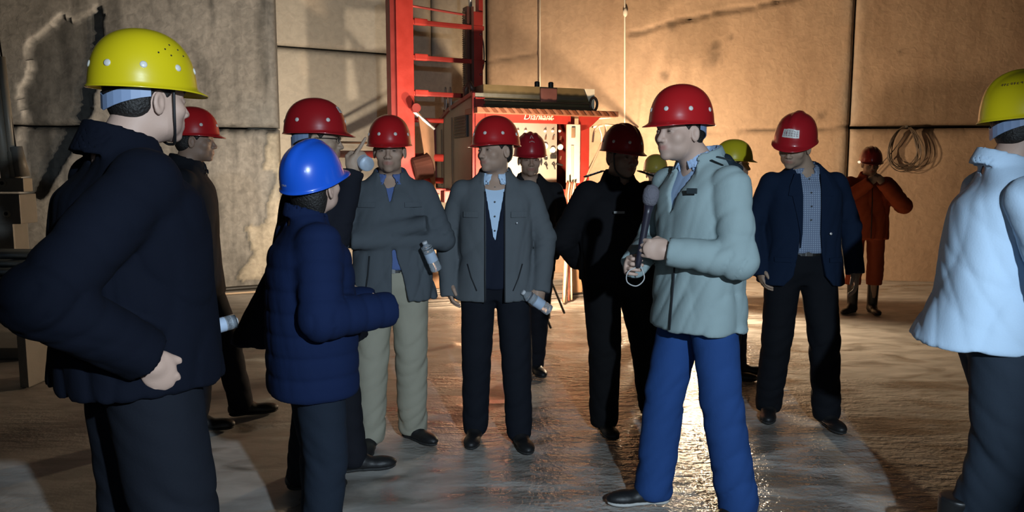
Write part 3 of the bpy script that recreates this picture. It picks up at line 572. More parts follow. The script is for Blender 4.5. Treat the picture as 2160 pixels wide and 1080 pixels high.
# coil of cable on the right wall
ct = wall_pt(1906, 268, 0.06); cc = thing('cable_coil', 'coil of thin dark cable hanging on the right wall by the work suit man', 'cable', ct)
u = (Vector(WR1) - Vector(WR0)).normalized(); n = Vector((u.y, -u.x, 0)); n = n if n.y < 0 else -n
rnd = random.Random(5)
for k in range(9):
    wd = 0.15 + 0.035 * rnd.random() + 0.006 * k; hg = 0.44 + 0.13 * rnd.random() + 0.01 * k; dx = rnd.uniform(-0.03, 0.03)
    pts = []
    for i in range(29):
        a = 2 * math.pi * i / 28; x = math.sin(a) * wd * (0.7 + 0.5 * (1 - math.cos(a)) / 2) + dx * (1 - math.cos(a)) / 2; z = -(1 - math.cos(a)) / 2 * hg
        pts.append(u * (x + 0.01 * math.sin(3 * a + k)) + Vector((0, 0, z + 0.01 * rnd.random())) + n * (0.01 * k * 0.6))
    G().tube(pts, 0.0055, 6, caps=False).obj('loop', CBD, cc, smooth=True)
G().tube(curve_pts([(0, 0, -0.1), u * -0.12 + Vector((0, 0, -0.3)), u * -0.28 + Vector((0, 0, -0.5)), u * -0.40 + Vector((0, 0, -0.66))], 6), 0.006, 6).obj('loose_end', CBD, cc, smooth=True)
G().tube([n * -0.08, n * 0.07], 0.015, 8).obj('peg', STEEL, cc)

# floodlights: housings for the back lamps and the added corner fill
def flood(label, p, target, on=True, stand=True, lens=None):
    p = Vector(p); d = (Vector(target) - p).normalized(); t = thing('floodlight', label, 'lamp', (p.x, p.y, 0)); q = d.to_track_quat('-Z', 'Y').to_matrix().to_4x4(); o = Vector((0, 0, p.z)); M = Matrix.Translation(o - d * 0.09) @ q
    g = G().box((0, 0, 0.05), (0.26, 0.20, 0.05), bev=0.01)
    for (c, s_) in (((0.125, 0, 0), (0.012, 0.2, 0.08)), ((-0.125, 0, 0), (0.012, 0.2, 0.08)), ((0, 0.095, 0), (0.26, 0.012, 0.08)), ((0, -0.095, 0), (0.26, 0.012, 0.08))): g.box(c, s_)
    g.v = [M @ Vector(v) for v in g.v]; g.obj('lamp_housing', BLK, t)
    g = G().box((0, 0, 0.015), (0.2, 0.14, 0.006)); g.v = [M @ Vector(v) for v in g.v]; g.obj('lens', mat('hot_lens', (0.9, 0.8, 0.6), 0.3, emit=(1.0, 0.72, 0.40), estr=(lens or 30)), t)
    if stand:
        G().tube([(0, 0.0, 0.30), (0, 0.0, p.z - 0.1)], 0.016, 8).obj('pole', BLK, t)
        for k in range(3): a = 2 * math.pi * k / 3 + 0.5; G().tube([(0, 0, 0.42), (0.19 * math.cos(a), 0.19 * math.sin(a), 0.012)], 0.012, 8).obj('leg', BLK, t)
    return t
flood('black floodlight on a tripod facing the group behind the pale jacket man', LAMP_B, (0.5, 3.2, 0.35), lens=25)
flood('black floodlight on a low tripod facing the ladder mast', LAMP_D, LAMP_D_T, lens=25)
flood('added black fill light on a low tripod brightening the corner of the walls', LAMP_E, FILL_E_T, lens=25)
flood('black floodlight on a low stand facing the control panel', LAMP_A, (0.75, 11.2, 1.75), lens=25)
fw = flood('black floodlight on a tripod facing the back wall', LAMP_C, LAMP_C_T, lens=25)

# drill rig and pipe stack at the left edge
rig = thing('drill_rig', 'dusty drill rig with leaning tubes and bolted plates at the left edge', 'machine', (at(15, 400, 6.2).x, 6.2, 0)); rb = Vector(rig.location)
DST = paint('dusty_steel', (0.30, 0.27, 0.22)); DST2 = paint('dusty_grey', (0.20, 0.19, 0.17))
def rp(px, py, Y=6.2): return at(px, py, Y) - rb
for a, b, r_ in (((2, 120), (33, 380), 0.030), ((-14, 150), (18, 400), 0.036)):
    G().tube([rp(*a), rp(*b)], r_, 12).obj('guide_tube', DST, rig, smooth=True)
    G().tube([rp(b[0] - 6, b[1] - 60), rp(b[0] + 1, b[1] + 3)], r_ * 1.3, 12).obj('tube_sleeve', DST, rig, smooth=True)
G().tube([rp(34, 310), rp(48, 372)], [0.045, 0.055], 12).obj('hammer_body', DST2, rig, smooth=True)
G().tube([rp(-4, 70), rp(36, 330)], 0.007, 6).obj('control_wire', BLK, rig, smooth=True)
def bplate(name, c, s_, m, bolts):
    o = G().box(rp(*c), s_, bev=0.01).obj(name, m, rig)
    for (px, py) in bolts:
        q = rp(px, py); q.y = rp(*c).y - s_[1] / 2
        G().lathe([(0.030, 0), (0.030, 0.012), (0.014, 0.014), (0.014, 0.004)], 12, Matrix.Translation(q) @ Matrix.Rotation(math.pi / 2, 4, 'X')).obj('bolt', DST, o)
        G().lathe([(0.015, 0), (0.015, 0.018)], 10, Matrix.Translation(q) @ Matrix.Rotation(math.pi / 2, 4, 'X')).obj('bolt_hole', BLK, o)
bplate('clamp_plate', (18, 390), (0.32, 0.12, 0.11), DST, [(17, 386)])
bplate('gear_block', (14, 440), (0.36, 0.22, 0.24), DST2, [(34, 449)])
G().box(rp(14, 560), (0.28, 0.2, 0.75), bev=0.02).obj('pedestal', DST2, rig)
G().box(Vector((0, 0, 0.045)), (0.7, 0.6, 0.09), bev=0.015).obj('base_plate', DST2, rig)
PB = mat('pipe_bluegrey', (0.17, 0.20, 0.22), 0.4, 0.4, var=0.2)
PPX, PPY = at(2, 500, 5.3).x, 5.3
tr = thing('trestle', 'low dark trestle carrying the blue grey pipes at the left edge', 'trestle', (PPX, PPY, 0))
for dx in (-0.35, 0.22): 
    G().box((dx, 0, 0.37), (0.06, 0.4, 0.74), bev=0.006).obj('leg', DST2, tr)
G().box((-0.06, 0, 0.755), (0.75, 0.42, 0.03), bev=0.006).obj('top', DST2, tr)
k = 0
for row, nn in ((0, 5), (1, 4), (2, 3)):
    for i in range(nn):
        y = PPY - 0.15 + 0.062 * i + 0.031 * row; z = 0.802 + row * 0.054
        o = G().tube([(PPX - 0.75, y, z), (PPX + 0.30 + 0.04 * math.sin(k * 2.1), y, z)], 0.0295, 12).obj('steel_pipe', PB, None, smooth=True)
        tag(o, 'blue grey steel pipe, ' + ['nearest', 'second', 'third', 'fourth', 'farthest'][i] + ' in the ' + ['bottom', 'middle', 'top'][row] + ' row of the pipe stack', 'pipe', 'steel pipes stacked at the left edge'); k += 1

# ------------------------------------------------------------------ people
SKIN = mat('skin', (0.42, 0.27, 0.195), 0.55, bump=0.05, scale=200, var=0.08, vscale=12, spec=0.35)
def skin_mat(name, col):
    if name in MATS: return MATS[name]
    m = mat(name, col, 0.55, bump=0.05, scale=200, spec=0.35); nt = m.node_tree
    a = nt.nodes.new('ShaderNodeAttribute'); a.attribute_name = 'tint'
    mu = nt.nodes.new('ShaderNodeMix'); mu.data_type = 'RGBA'; mu.blend_type = 'MULTIPLY'; mu.inputs[0].default_value = 1
    mu.inputs[6].default_value = (*col, 1); nt.links.new(a.outputs[0], mu.inputs[7]); nt.links.new(mu.outputs[2], nt.nodes['Principled BSDF'].inputs['Base Color'])
    return m
HAIR = mat('black_hair', (0.012, 0.010, 0.009), 0.55, bump=0.6, scale=140)
DARK = mat('dark_rubber', (0.012, 0.012, 0.013), 0.5)
WHITE_DOT = mat('white_plastic', (0.62, 0.60, 0.56), 0.4)
BAND = mat('headband_plastic', (0.20, 0.27, 0.42), 0.5)
def head_sdf(Q, full=1.0, ears=True):
    """Q in the head frame: x right, y forward, z up; origin between the ears at eye level"""
    fw = full
    d = ell(Q, (0, -0.014, 0.034), (0.076, 0.094, 0.082))
    d = smin(d, ell(Q, (0, 0.020, -0.030), (0.060 * fw, 0.070, 0.080)), 0.03)
    d = smin(d, ell(Q, (0, 0.022, -0.072), (0.056 * fw, 0.052, 0.034)), 0.025)
    A = Q.copy(); A[:, 0] = np.abs(A[:, 0])
    d = smin(d, ell(A, (0, 0.070, -0.096), (0.022, 0.018, 0.016)), 0.02)
    d = smin(d, ell(A, (0.043 * fw, 0.055, -0.026), (0.022, 0.022, 0.022)), 0.018)
    d = smin(d, cap(A, (0.0, 0.087, 0.018), (0.042, 0.070, 0.020), 0.009, 0.008), 0.014)
    d = smax(d, -ell(A, (0.031, 0.099, 0.000), (0.018, 0.018, 0.013)), 0.012)
    d = smin(d, ell(A, (0.031, 0.0745, -0.001), (0.0145, 0.0125, 0.0115)), 0.004)
    d = smin(d, cap(A, (0, 0.085, 0.004), (0, 0.104, -0.034), 0.0065, 0.0105), 0.010)
    d = smin(d, ell(A, (0.012, 0.094, -0.037), (0.009, 0.012, 0.008)), 0.006)
    d = smin(d, ell(A, (0, 0.080, -0.064), (0.026, 0.016, 0.020)), 0.014)
    d = smin(d, cap(A, (0, 0.0935, -0.0595), (0.021, 0.083, -0.063), 0.0050, 0.0025), 0.003)
    d = smin(d, cap(A, (0, 0.0915, -0.0705), (0.017, 0.084, -0.068), 0.0060, 0.0030), 0.003)
    d = smax(d, -cap(A, (0, 0.101, -0.0652), (0.022, 0.090, -0.0648), 0.0026, 0.0012), 0.003)
    if ears:
        E = A - np.array([0.079, -0.008, -0.012], F); c, s = math.cos(0.35), math.sin(0.35)
        E = np.stack([E[:, 0] * c - E[:, 1] * -s, E[:, 1] * c + E[:, 0] * -s, E[:, 2]], 1).astype(F)
        e = ell(E, (0, 0, 0), (0.0075, 0.018, 0.031)); e = smax(e, -ell(E, (0.009, 0.002, 0.004), (0.008, 0.011, 0.020)), 0.004)
        d = smin(d, e, 0.005)
    return d
def head_tint(Q):
    T = np.ones((len(Q), 4)); A = np.abs(Q[:, 0])
    lips = np.exp(-((A / 0.024) ** 4 + ((Q[:, 2] + 0.065) / 0.010) ** 4)) * (Q[:, 1] > 0.07)
    T[:, :3] *= 1 - lips[:, None] * np.array([0.15, 0.42, 0.40])
    lid = np.exp(-(((A - 0.031) / 0.020) ** 2 + ((Q[:, 2] - 0.002) / 0.014) ** 2) ** 1.5) * (Q[:, 1] > 0.04)
    T[:, :3] *= 1 - lid[:, None] * 0.30
    jaw = np.exp(-(((Q[:, 2] + 0.09) / 0.035) ** 2)) * (Q[:, 1] > 0.02) * (1 - lips)
    T[:, :3] *= 1 - jaw[:, None] * 0.14
    nos = np.exp(-(((A - 0.007) / 0.004) ** 2 + ((Q[:, 2] + 0.045) / 0.004) ** 2)) * (Q[:, 1] > 0.08)
    T[:, :3] *= 1 - nos[:, None] * 0.6
    return T
def hand_sdf(P, wr_, d, n, t, pose):
    d = np.array(d, float); n = np.array(n, float); d /= np.linalg.norm(d); n -= d * (n @ d); n /= np.linalg.norm(n); t = t * np.cross(d, n)
    w0 = np.array(wr_, float)
    q = (P - w0) @ np.stack([d, t, n], 1).astype(F)
    D = ell(q, (0.045, 0, 0), (0.055, 0.041, 0.017))
    D = smin(D, cap(q, (-0.05, 0, 0), (0.02, 0, 0), 0.027, 0.025), 0.02)
    D = smin(D, ell(q, (0.035, 0.028, 0.010), (0.032, 0.016, 0.015)), 0.012)
    curls = {'relaxed': [(18, 28, 18)] * 4, 'fist': [(72, 88, 50)] * 4, 'grip': [(48, 62, 40)] * 4, 'point': [(-6, 4, 2)] + [(75, 88, 50)] * 3, 'flat': [(4, 6, 4)] * 4}[pose]
    for (off, L, r, cu) in zip((0.030, 0.0105, -0.0095, -0.0285), (0.074, 0.083, 0.077, 0.060), (0.0090, 0.0092, 0.0088, 0.0078), curls):
        p = np.array([0.082 - abs(off) * 0.18, off, 0.0]); a = 0; f = None
        for seg_l, c_, rr in zip((0.45, 0.30, 0.25), cu, (1.0, 0.93, 0.85)):
            a += math.radians(c_); q2 = p + np.array([math.cos(a), off * 0.12 if pose != 'fist' else 0, math.sin(a)]) * L * seg_l
            g_ = cap(q, p, q2, r * rr, r * rr * 0.93); f = g_ if f is None else np.minimum(f, g_); p = q2
        D = smin(D, f, 0.005)
    if pose in ('fist', 'grip', 'point'): ths = [((0.02, 0.030, 0.010), (0.045, 0.042, 0.030)), ((0.045, 0.042, 0.030), (0.070, 0.026, 0.046))]
    else: ths = [((0.02, 0.030, 0.008), (0.050, 0.052, 0.016)), ((0.050, 0.052, 0.016), (0.080, 0.055, 0.026))]
    f = np.minimum(cap(q, *ths[0], 0.0125, 0.0108), cap(q, *ths[1], 0.0105, 0.0085))
    return smin(D, f, 0.008)
def Mhead(hp, yaw, pitch, roll):
    """head frame -> person frame; yaw>0 turns to own left, pitch>0 looks down, roll>0 leans to own right"""
    return Matrix.Translation(hp) @ Matrix.Rotation(R(yaw), 4, 'Z') @ Matrix.Rotation(-R(pitch), 4, 'X') @ Matrix.Rotation(R(roll), 4, 'Y')
def to_local(P, M):
    Mi = np.array(M.inverted(), float); return (P @ Mi[:3, :3].T + Mi[:3, 3]).astype(F)
def helmet_fn(style, a, v):
    """a: angle (0 = right, 90deg = front), v: 0 top .. 1 rim; returns point in the head frame"""
    ca, sa = math.cos(a), math.sin(a)
    ang = min(v, 1) * math.pi / 2
    rx, ry, hh = 0.110, 0.134, 0.146
    r = math.sin(ang) ** 0.92; z = math.cos(ang) ** (0.80 if style != 'cap' else 0.95) * hh
    r *= 1 + 0.035 * (v ** 8)
    x, y = rx * r * ca, ry * r * sa
    if style in ('ridge', 'crest'):
        env = math.exp(-((v - 0.35) / 0.45) ** 4)
        wdt = 0.022 if style == 'crest' else 0.013
        z += (0.009 * math.exp(-(x / wdt) ** 4)) * env
        if style == 'ridge': z += 0.006 * env * (math.exp(-((x - 0.042) / 0.010) ** 4) + math.exp(-((x + 0.042) / 0.010) ** 4))
    return Vector((x, y - 0.006, z))
def helmet(parent, M, colname, col, style='dots', ndots=8, vis=0.034, band=True, tilt=0, s=1.0, strap=False, name_label=None, dot_col=None, badge=None):
    m = mat(colname, col, 0.28, spec=0.5, coat=0.6, bump=0.02, scale=30, var=0.06)
    H = M @ Matrix.Translation((0, -0.004, 0.039)) @ Matrix.Rotation(-R(tilt), 4, 'X')
    nu, nv = 64, 22; vs = [helmet_fn(style, 0, 0)]; fs = []
    rings = []
    for i in range(1, nv + 1): rings.append([helmet_fn(style, 2 * math.pi * k / nu, i / nv) for k in range(nu)])
    # flared rim, then the peak in front
    def rim(out, dz, pk):
        o = []
        for k in range(nu):
            a = 2 * math.pi * k / nu; b = helmet_fn(style, a, 1); f = max(0, math.sin(a)) ** 2.2
            dr = Vector((math.cos(a), math.sin(a), 0)); o.append(b + dr * (out + pk * f) + Vector((0, 0, dz - pk * f * 0.42)))
        return o
    rings += [rim(0.001, -0.006, 0.002), rim(0.003, -0.010, vis * 0.4), rim(0.0055, -0.012, vis * 0.75), rim(0.0062, -0.0155, vis * 0.77), rim(0.004, -0.0155, vis * 0.73)]
    for r_ in rings: vs += r_
    for k in range(nu): fs.append((0, 1 + k, 1 + (k + 1) % nu))
    for i in range(len(rings) - 1):
        for k in range(nu):
            a = 1 + i * nu + k; b = 1 + i * nu + (k + 1) % nu; fs.append((a, a + nu, b + nu, b))
    me = bpy.data.meshes.new('helmet'); me.from_pydata([H @ v for v in vs], [], fs); me.polygons.foreach_set('use_smooth', [True] * len(me.polygons)); me.update()
    ho = link('helmet', me, m, parent, name_label); sd = ho.modifiers.new('shell', 'SOLIDIFY'); sd.thickness = 0.0028; sd.offset = -1
    dm = dot_col or WHITE_DOT
    if style in ('dots', 'ridge') and ndots:
        for k in range(ndots):
            a = 2 * math.pi * (k + 0.5) / ndots; p = helmet_fn(style, a, 0.86); pu = helmet_fn(style, a, 0.80); pa = helmet_fn(style, a + 0.05, 0.86)
            n = ((pu - p).cross(pa - p)).normalized(); n = n if n.dot(Vector((p.x, p.y, 0))) > 0 else -n
            Q = (H @ Matrix.Translation(p)) @ n.to_track_quat('Z', 'Y').to_matrix().to_4x4()
            G().lathe([(0.0092, -0.003), (0.0092, 0.0010), (0.006, 0.0026), (0.0005, 0.0032)], 12, Q).obj('rivet', dm, ho, smooth=True)
    if band:
        g = G(); pts = []
        for k in range(13):
            a = math.radians(192 + 156 * k / 12); rr = 1.04
            pts.append((0.083 * rr * math.cos(a), -0.008 + 0.104 * rr * math.sin(a), -0.016 + 0.034 * abs(math.cos(a)) ** 1.2))
        vs2 = []; fs2 = []
        for i, p in enumerate(pts):
            c = Vector(p); o = Vector((c.x, c.y + 0.008, 0)).normalized(); hgt = 0.013 + 0.006 * math.sin(math.pi * i / 12)
            for (dr, dz) in ((0.0015, -hgt), (0.0015, hgt), (-0.0015, hgt), (-0.0015, -hgt)): vs2.append(M @ (c + o * dr + Vector((0, 0, dz))))
        for i in range(12):
            for k in range(4): fs2.append((i * 4 + k, i * 4 + (k + 1) % 4, i * 4 + 4 + (k + 1) % 4, i * 4 + 4 + k))
        fs2 += [(0, 1, 2, 3), (48, 49, 50, 51)]
        g.add(vs2, fs2).obj('headband', BAND, ho, smooth=False, label='grey blue headband behind the head')
    if strap:
        pts = curve_pts([(0.086, 0.030, 0.045), (0.080, 0.032, -0.02), (0.068, 0.038, -0.075), (0.030, 0.055, -0.112), (0, 0.060, -0.118), (-0.030, 0.055, -0.112), (-0.068, 0.038, -0.075), (-0.080, 0.032, -0.02), (-0.086, 0.030, 0.045)], 5)
        G().tube([M @ p for p in pts], 0.0042, 6).obj('chin_strap', DARK, ho, smooth=True, label='dark chin strap')
    if badge:
        for (kind, ang, v, w_, h_, bc) in badge:
            a0 = math.radians(ang)
            def sp(u, t):
                a = a0 - u / 0.12; return helmet_fn(style, a, v - t / 0.19)
            vs3 = []; fs3 = []
            def patch(u0, u1, t0, t1, off, nu_=6):
                b0 = len(vs3)
                for i in range(nu_ + 1):
                    for t in (t0, t1):
                        p = sp(u0 + (u1 - u0) * i / nu_, t); q = sp(u0 + (u1 - u0) * i / nu_, t + 0.004); r2 = sp(u0 + (u1 - u0) * i / nu_ + 0.004, t)
                        n = (r2 - p).cross(q - p).normalized(); n = n if n.dot(p) > 0 else -n; vs3.append(H @ (p + n * off))
                for i in range(nu_): fs3.append((b0 + 2 * i, b0 + 2 * i + 2, b0 + 2 * i + 3, b0 + 2 * i + 1))
            if kind == 'plate':
                patch(-w_ / 2, w_ / 2, -h_ / 2, h_ / 2, 0.0016); G().add(vs3, fs3).obj('badge', bc, ho, label='white lettered sticker on the front')
                vs3 = []; fs3 = []; n = 6; cw = w_ / (n + 0.6)
                for i in range(n):   # blurred block characters in grey
                    u = -w_ / 2 + (i + 0.8) * cw
                    for (a1, a2, b1, b2) in ((-.34, .34, .30, .38), (-.34, .34, -.04, .04), (-.34, .34, -.38, -.30), (-.05, .05, -.38, .38), (-.34, -.26, -.2, .3) if i % 2 else (.26, .34, -.38, .1)):
                        patch(u + a1 * cw, u + a2 * cw, b1 * h_ * 0.8, b2 * h_ * 0.8, 0.0024, 1)
                G().add(vs3, fs3).obj('lettering', mat('grey_print', (0.28, 0.22, 0.24), 0.6), ho)
            elif kind == 'text':     # small smudged line of characters
                n = int(w_ / (h_ * 0.9)); cw = w_ / n
                for i in range(n):
                    u = -w_ / 2 + (i + 0.5) * cw
                    for (a1, a2, b1, b2) in ((-.36, -.2, -.4, .4), (-.3, .3, .25, .4), (-.3, .3, -.12, .05)) if i % 3 == 0 else ((-.3, .3, -.4, -.22), (.14, .3, -.4, .3), (-.3, .2, .1, .26)) if i % 3 == 1 else ((-.1, .08, -.4, .4), (-.34, .34, -.1, .06), (-.34, .34, .28, .4)):
                        patch(u + a1 * cw, u + a2 * cw, b1 * h_, b2 * h_, 0.0020, 1)
                G().add(vs3, fs3).obj('lettering', bc, ho)
            elif kind == 'emblem':   # triangle built of three small strokes
                for k in range(5):
                    hw = w_ / 2 * (1 - k / 5); patch(-hw, -hw * 0.4, -h_ / 2 + k * h_ / 5, -h_ / 2 + (k + 0.7) * h_ / 5, 0.002, 1); patch(hw * 0.4, hw, -h_ / 2 + k * h_ / 5, -h_ / 2 + (k + 0.7) * h_ / 5, 0.002, 1)
                G().add(vs3, fs3).obj('emblem', bc, ho)
    return ho
def ring_collar(P, cy, zc, ro, hgt, fold, gap, th=0.005, slope=0.30, cx=0.0, vee=0.0):
    """stand (and fold-down) collar round the neck"""
    x = P[:, 0] - cx; y = P[:, 1] - cy; z = P[:, 2] - zc + slope * y
    rho = np.sqrt(x * x + (y * 0.94) ** 2)
    def seg(a, b):
        a = np.array(a); b = np.array(b); ba = b - a; t = np.clip(((rho - a[0]) * ba[0] + (z - a[1]) * ba[1]) / (ba @ ba), 0, 1)
        return np.hypot(rho - a[0] - t * ba[0], z - a[1] - t * ba[1])
    d = seg((ro + 0.006, 0), (ro - 0.004, hgt))
    if fold: d = np.minimum(d, seg((ro + 0.002, hgt), (ro + fold * 0.42, hgt - fold)))
    d = d - th
    if gap > 0:
        g_ = np.maximum(np.abs(x) - gap - vee * (hgt - z), -(y - 0.01)); d = smax(d, -g_, 0.006)
    return d.astype(F)

def person(label, pos, phi, H=1.72, head=(0, 0, 0), hoff=(0, 0, 0), skin=('skin_a', (0.42, 0.27, 0.195)), full=1.0, feet=((0.10, 0.02, 8), (-0.10, 0.02, -8)),
           arms=None, jacket=None, shirt=None, trousers=None, shoe='shoe', hel=None, hair='short', girth=1.0, kind_res=1.0, lean=0.0, extra=None, glasses=False, category='person'):
    s = H / 1.72; phi_r = R(phi)
    root = thing('person', label, category, pos, phi_r + math.pi)
    hp = Vector((hoff[0], 0.035 + hoff[1], 1.592 + hoff[2])); M = Mhead(hp, *head)
    arms = arms or {}
    A = {'R': dict(S=(0.172 * girth ** 0.5, -0.01 + lean, 1.372), E=(0.25, -0.03, 1.10), W=(0.25, 0.06, 0.86), hand='relaxed', n=(-1, 0.1, 0)),
         'L': dict(S=(-0.172 * girth ** 0.5, -0.01 + lean, 1.372), E=(-0.25, -0.03, 1.10), W=(-0.25, 0.06, 0.86), hand='relaxed', n=(1, 0.1, 0))}
    for k in arms: A[k].update(arms[k])
    def fin(V): return V * s
    # --- body: head, neck, shoulders, arms, hands, legs
    nb = np.array([0, -0.012 + lean * 0.8, 1.44]); ch = M @ Vector((0, -0.022, -0.035))
    def body_top(P):
        Q = to_local(P, M); d = head_sdf(Q, full)
        d = smin(d, cap(P, nb, ch, 0.062 * girth ** 0.4, 0.054 * girth ** 0.3), 0.022)
        return smin(d, ell(P, (0, lean * 0.8, 1.38), (0.13, 0.075, 0.075)), 0.03)
    hc = np.array(hp)
    parts = [surf(body_top, np.minimum(hc - [0.13, 0.15, 0.18], [-0.14, -0.12, 1.33]), np.maximum(hc + [0.13, 0.15, 0.15], [0.14, 0.10, 1.4]), 0.0042 * kind_res)]
    tint = [head_tint(to_local(parts[0][0], M))]
    def body_core(P):
        d = ell(P, (0, lean * 0.5, 1.22), (0.14 * girth, 0.09 * girth, 0.22)); d = smin(d, ell(P, (0, 0, 0.95), (0.13 * girth, 0.09 * girth, 0.16)), 0.05)
        for k, sg in (('R', 1), ('L', -1)):
            a = A[k]; d = smin(d, np.minimum(cap(P, a['S'], a['E'], 0.044, 0.036), cap(P, a['E'], a['W'], 0.034, 0.024)), 0.02)
        for (fx, fy, fa), sg in zip(feet, (1, -1)):
            kn = np.array([(sg * 0.09 + fx) / 2 + 0.0, fy / 2 + 0.03, 0.49]); d = smin(d, np.minimum(cap(P, (sg * 0.085, 0, 0.9), kn, 0.065, 0.045), cap(P, kn, (fx, fy - 0.01, 0.09), 0.042, 0.032)), 0.03)
        return d
    parts.append(surf(body_core, (-0.62, -0.62, 0.02), (0.62, 0.66, 1.68), 0.026, slack=1.5)); tint.append(np.ones((len(parts[1][0]), 4)))
    for k, sg in (('R', 1), ('L', -1)):
        a = A[k]
        if a['hand'] is None: continue
        Wp = np.array(a['W'], float); d0 = a.get('d'); d0 = np.array(d0, float) if d0 is not None else Wp - np.array(a['E'], float)
        pr = surf(lambda P: hand_sdf(P, Wp, d0, a['n'], sg, a['hand']), Wp - 0.22, Wp + 0.22, 0.0034 * kind_res)
        parts.append(pr); tint.append(np.ones((len(pr[0]), 4)))
    V, Q = join(parts)
    link('body', np_mesh('body', fin(V), Q, np.concatenate(tint)), skin_mat(*skin), root)
    # --- face details
    for sg in (1, -1):
        e = G(); c = Vector((sg * 0.031, 0.0795, -0.002))
        e.lathe([(0.0002, 0.0092), (0.006, 0.0075), (0.0095, 0.004), (0.011, 0.0), (0.0095, -0.003), (0.0002, -0.004)], 14, M @ Matrix.Translation(c) @ Matrix.Rotation(-math.pi / 2, 4, 'X') @ Matrix.Diagonal((1.0, 0.42, 0.92, 1)))
        e.v = [Vector(v) * s for v in e.v]; e.obj('eye', mat('dark_eye', (0.02, 0.015, 0.012), 0.15), root, smooth=True)
        b = G().tube([(M @ Vector(p)) * s for p in ((sg * 0.014, 0.0925, 0.0215), (sg * 0.026, 0.0905, 0.0265), (sg * 0.040, 0.0815, 0.026), (sg * 0.050, 0.070, 0.0205))], [0.0022 * s, 0.0034 * s, 0.003 * s, 0.0012 * s], 6); b.obj('eyebrow', HAIR, root, smooth=True)
    if hair:
        def hair_fn(P):
            Q = to_local(P, M); d = smin(ell(Q, (0, -0.014, 0.030), (0.081, 0.101, 0.089)), ell(Q, (0, -0.050, -0.022), (0.067, 0.050, 0.050)), 0.02); zz = -0.075 if hair == 'short' else -0.11
            if hair == 'long': d = smin(d, ell(Q, (0, -0.055, -0.045), (0.070, 0.055, 0.09)), 0.03)
            pl = 0.80 * (Q[:, 1] - 0.012) - 0.60 * (Q[:, 2] + 0.012)
            side = 0.95 * (Q[:, 1] - 0.040) - 0.25 * (Q[:, 2] - 0.0)
            d = smax(d, np.minimum(np.maximum(pl, -0.2), side * 1.0) if False else np.maximum(pl, side), 0.004)
            ear = ell(np.stack([np.abs(Q[:, 0]), Q[:, 1], Q[:, 2]], 1).astype(F), (0.085, -0.004, -0.012), (0.03, 0.024, 0.036)); d = smax(d, -ear, 0.004)
            return (d + wr(Q * 4, 3, (20, 20, 8), 0.0012)).astype(F)
        V, Q = surf(hair_fn, hc - 0.15, hc + 0.15, 0.0055 * kind_res)
        link('hair', np_mesh('hair', fin(V), Q), HAIR, root)
    if hel: 
        Ms = Matrix.Scale(s, 4) @ M
        helmet(root, Ms, **hel)
    if glasses:
        g = G()
        for sg in (1, -1):
            g.tube([(M @ Vector((sg * 0.033 + 0.020 * math.cos(t), 0.098 - 0.004 * abs(math.cos(t)), -0.002 + 0.014 * math.sin(t)))) * s for t in [k * math.pi / 8 for k in range(17)]], 0.0014, 5)
            g.tube([(M @ Vector(p)) * s for p in ((sg * 0.053, 0.094, 0.002), (sg * 0.078, 0.05, 0.004), (sg * 0.083, -0.005, 0.004))], 0.0015, 5)
        g.tube([(M @ Vector(p)) * s for p in ((-0.013, 0.1, 0.002), (0, 0.104, 0.004), (0.013, 0.1, 0.002))], 0.0014, 5); g.obj('glasses', DARK, root, smooth=True)
    # --- trousers
    T = dict(col='black_trousers', rgb=(0.012, 0.013, 0.018), hem=0.075, r=(0.098, 0.080, 0.068), fold=0.010, top=1.02, knee=0.5, kf=0.03); T.update(trousers or {})
    gl = girth * T.get('g', 1.0)
    def trou(P):
        d = loft(P, [(T.get('crotch', 0.80), 0, 0, 0.11, 0.09), (0.88, 0, -0.005, 0.165 * gl, 0.118 * gl), (0.97, 0, 0, 0.160 * gl, 0.115 * gl), (T['top'], 0, 0.0, 0.148 * gl, 0.108 * gl)])
        legs = None
        for (fx, fy, fa), sg in zip(feet, (1, -1)):
            hip = np.array([sg * 0.088 * gl, 0.0, 0.88]); ank = np.array([fx, fy - 0.012, 0.07]); kn = hip * 0.5 + ank * 0.5; kn[1] += T['kf']; kn[2] = T['knee']
            r0, r1, r2 = T['r']
            leg = np.minimum(cap(P, hip, kn, r0, r1), cap(P, kn, ank, r1, r2))
            z = P[:, 2]
            stack = np.exp(-((z - 0.15) / 0.12) ** 2) + 0.7 * np.exp(-((z - 0.48) / 0.13) ** 2) + 0.15
            leg = leg + (wr(P, 5 + sg * 2 + H * 10, (5, 7, 9), T['fold'] * 1.0) - T['fold'] * 0.4) * stack
            legs = leg if legs is None else smin(legs, leg, 0.012)
        d = smin(d, legs, 0.035)
        d = d + wr(P, 9 + H, (6, 4, 9), 0.004)
        return smax(d, np.maximum(T['hem'] - 0.05 - P[:, 2] + 0.3 * 0, P[:, 2] - T['top']), 0.006).astype(F)
    lo = [min(-0.26 * gl, min(f[0] for f in feet) - 0.13), min(-0.2 * gl, min(f[1] for f in feet) - 0.15), 0.0]; hi = [max(0.26 * gl, max(f[0] for f in feet) + 0.13), max(0.2 * gl, max(f[1] for f in feet) + 0.15), T['top'] + 0.03]
    V, Q = surf(trou, lo, hi, 0.011 * kind_res)
    link('trousers', np_mesh('trousers', fin(V), Q), fabric(T['col'], T['rgb'], 0.85), root)
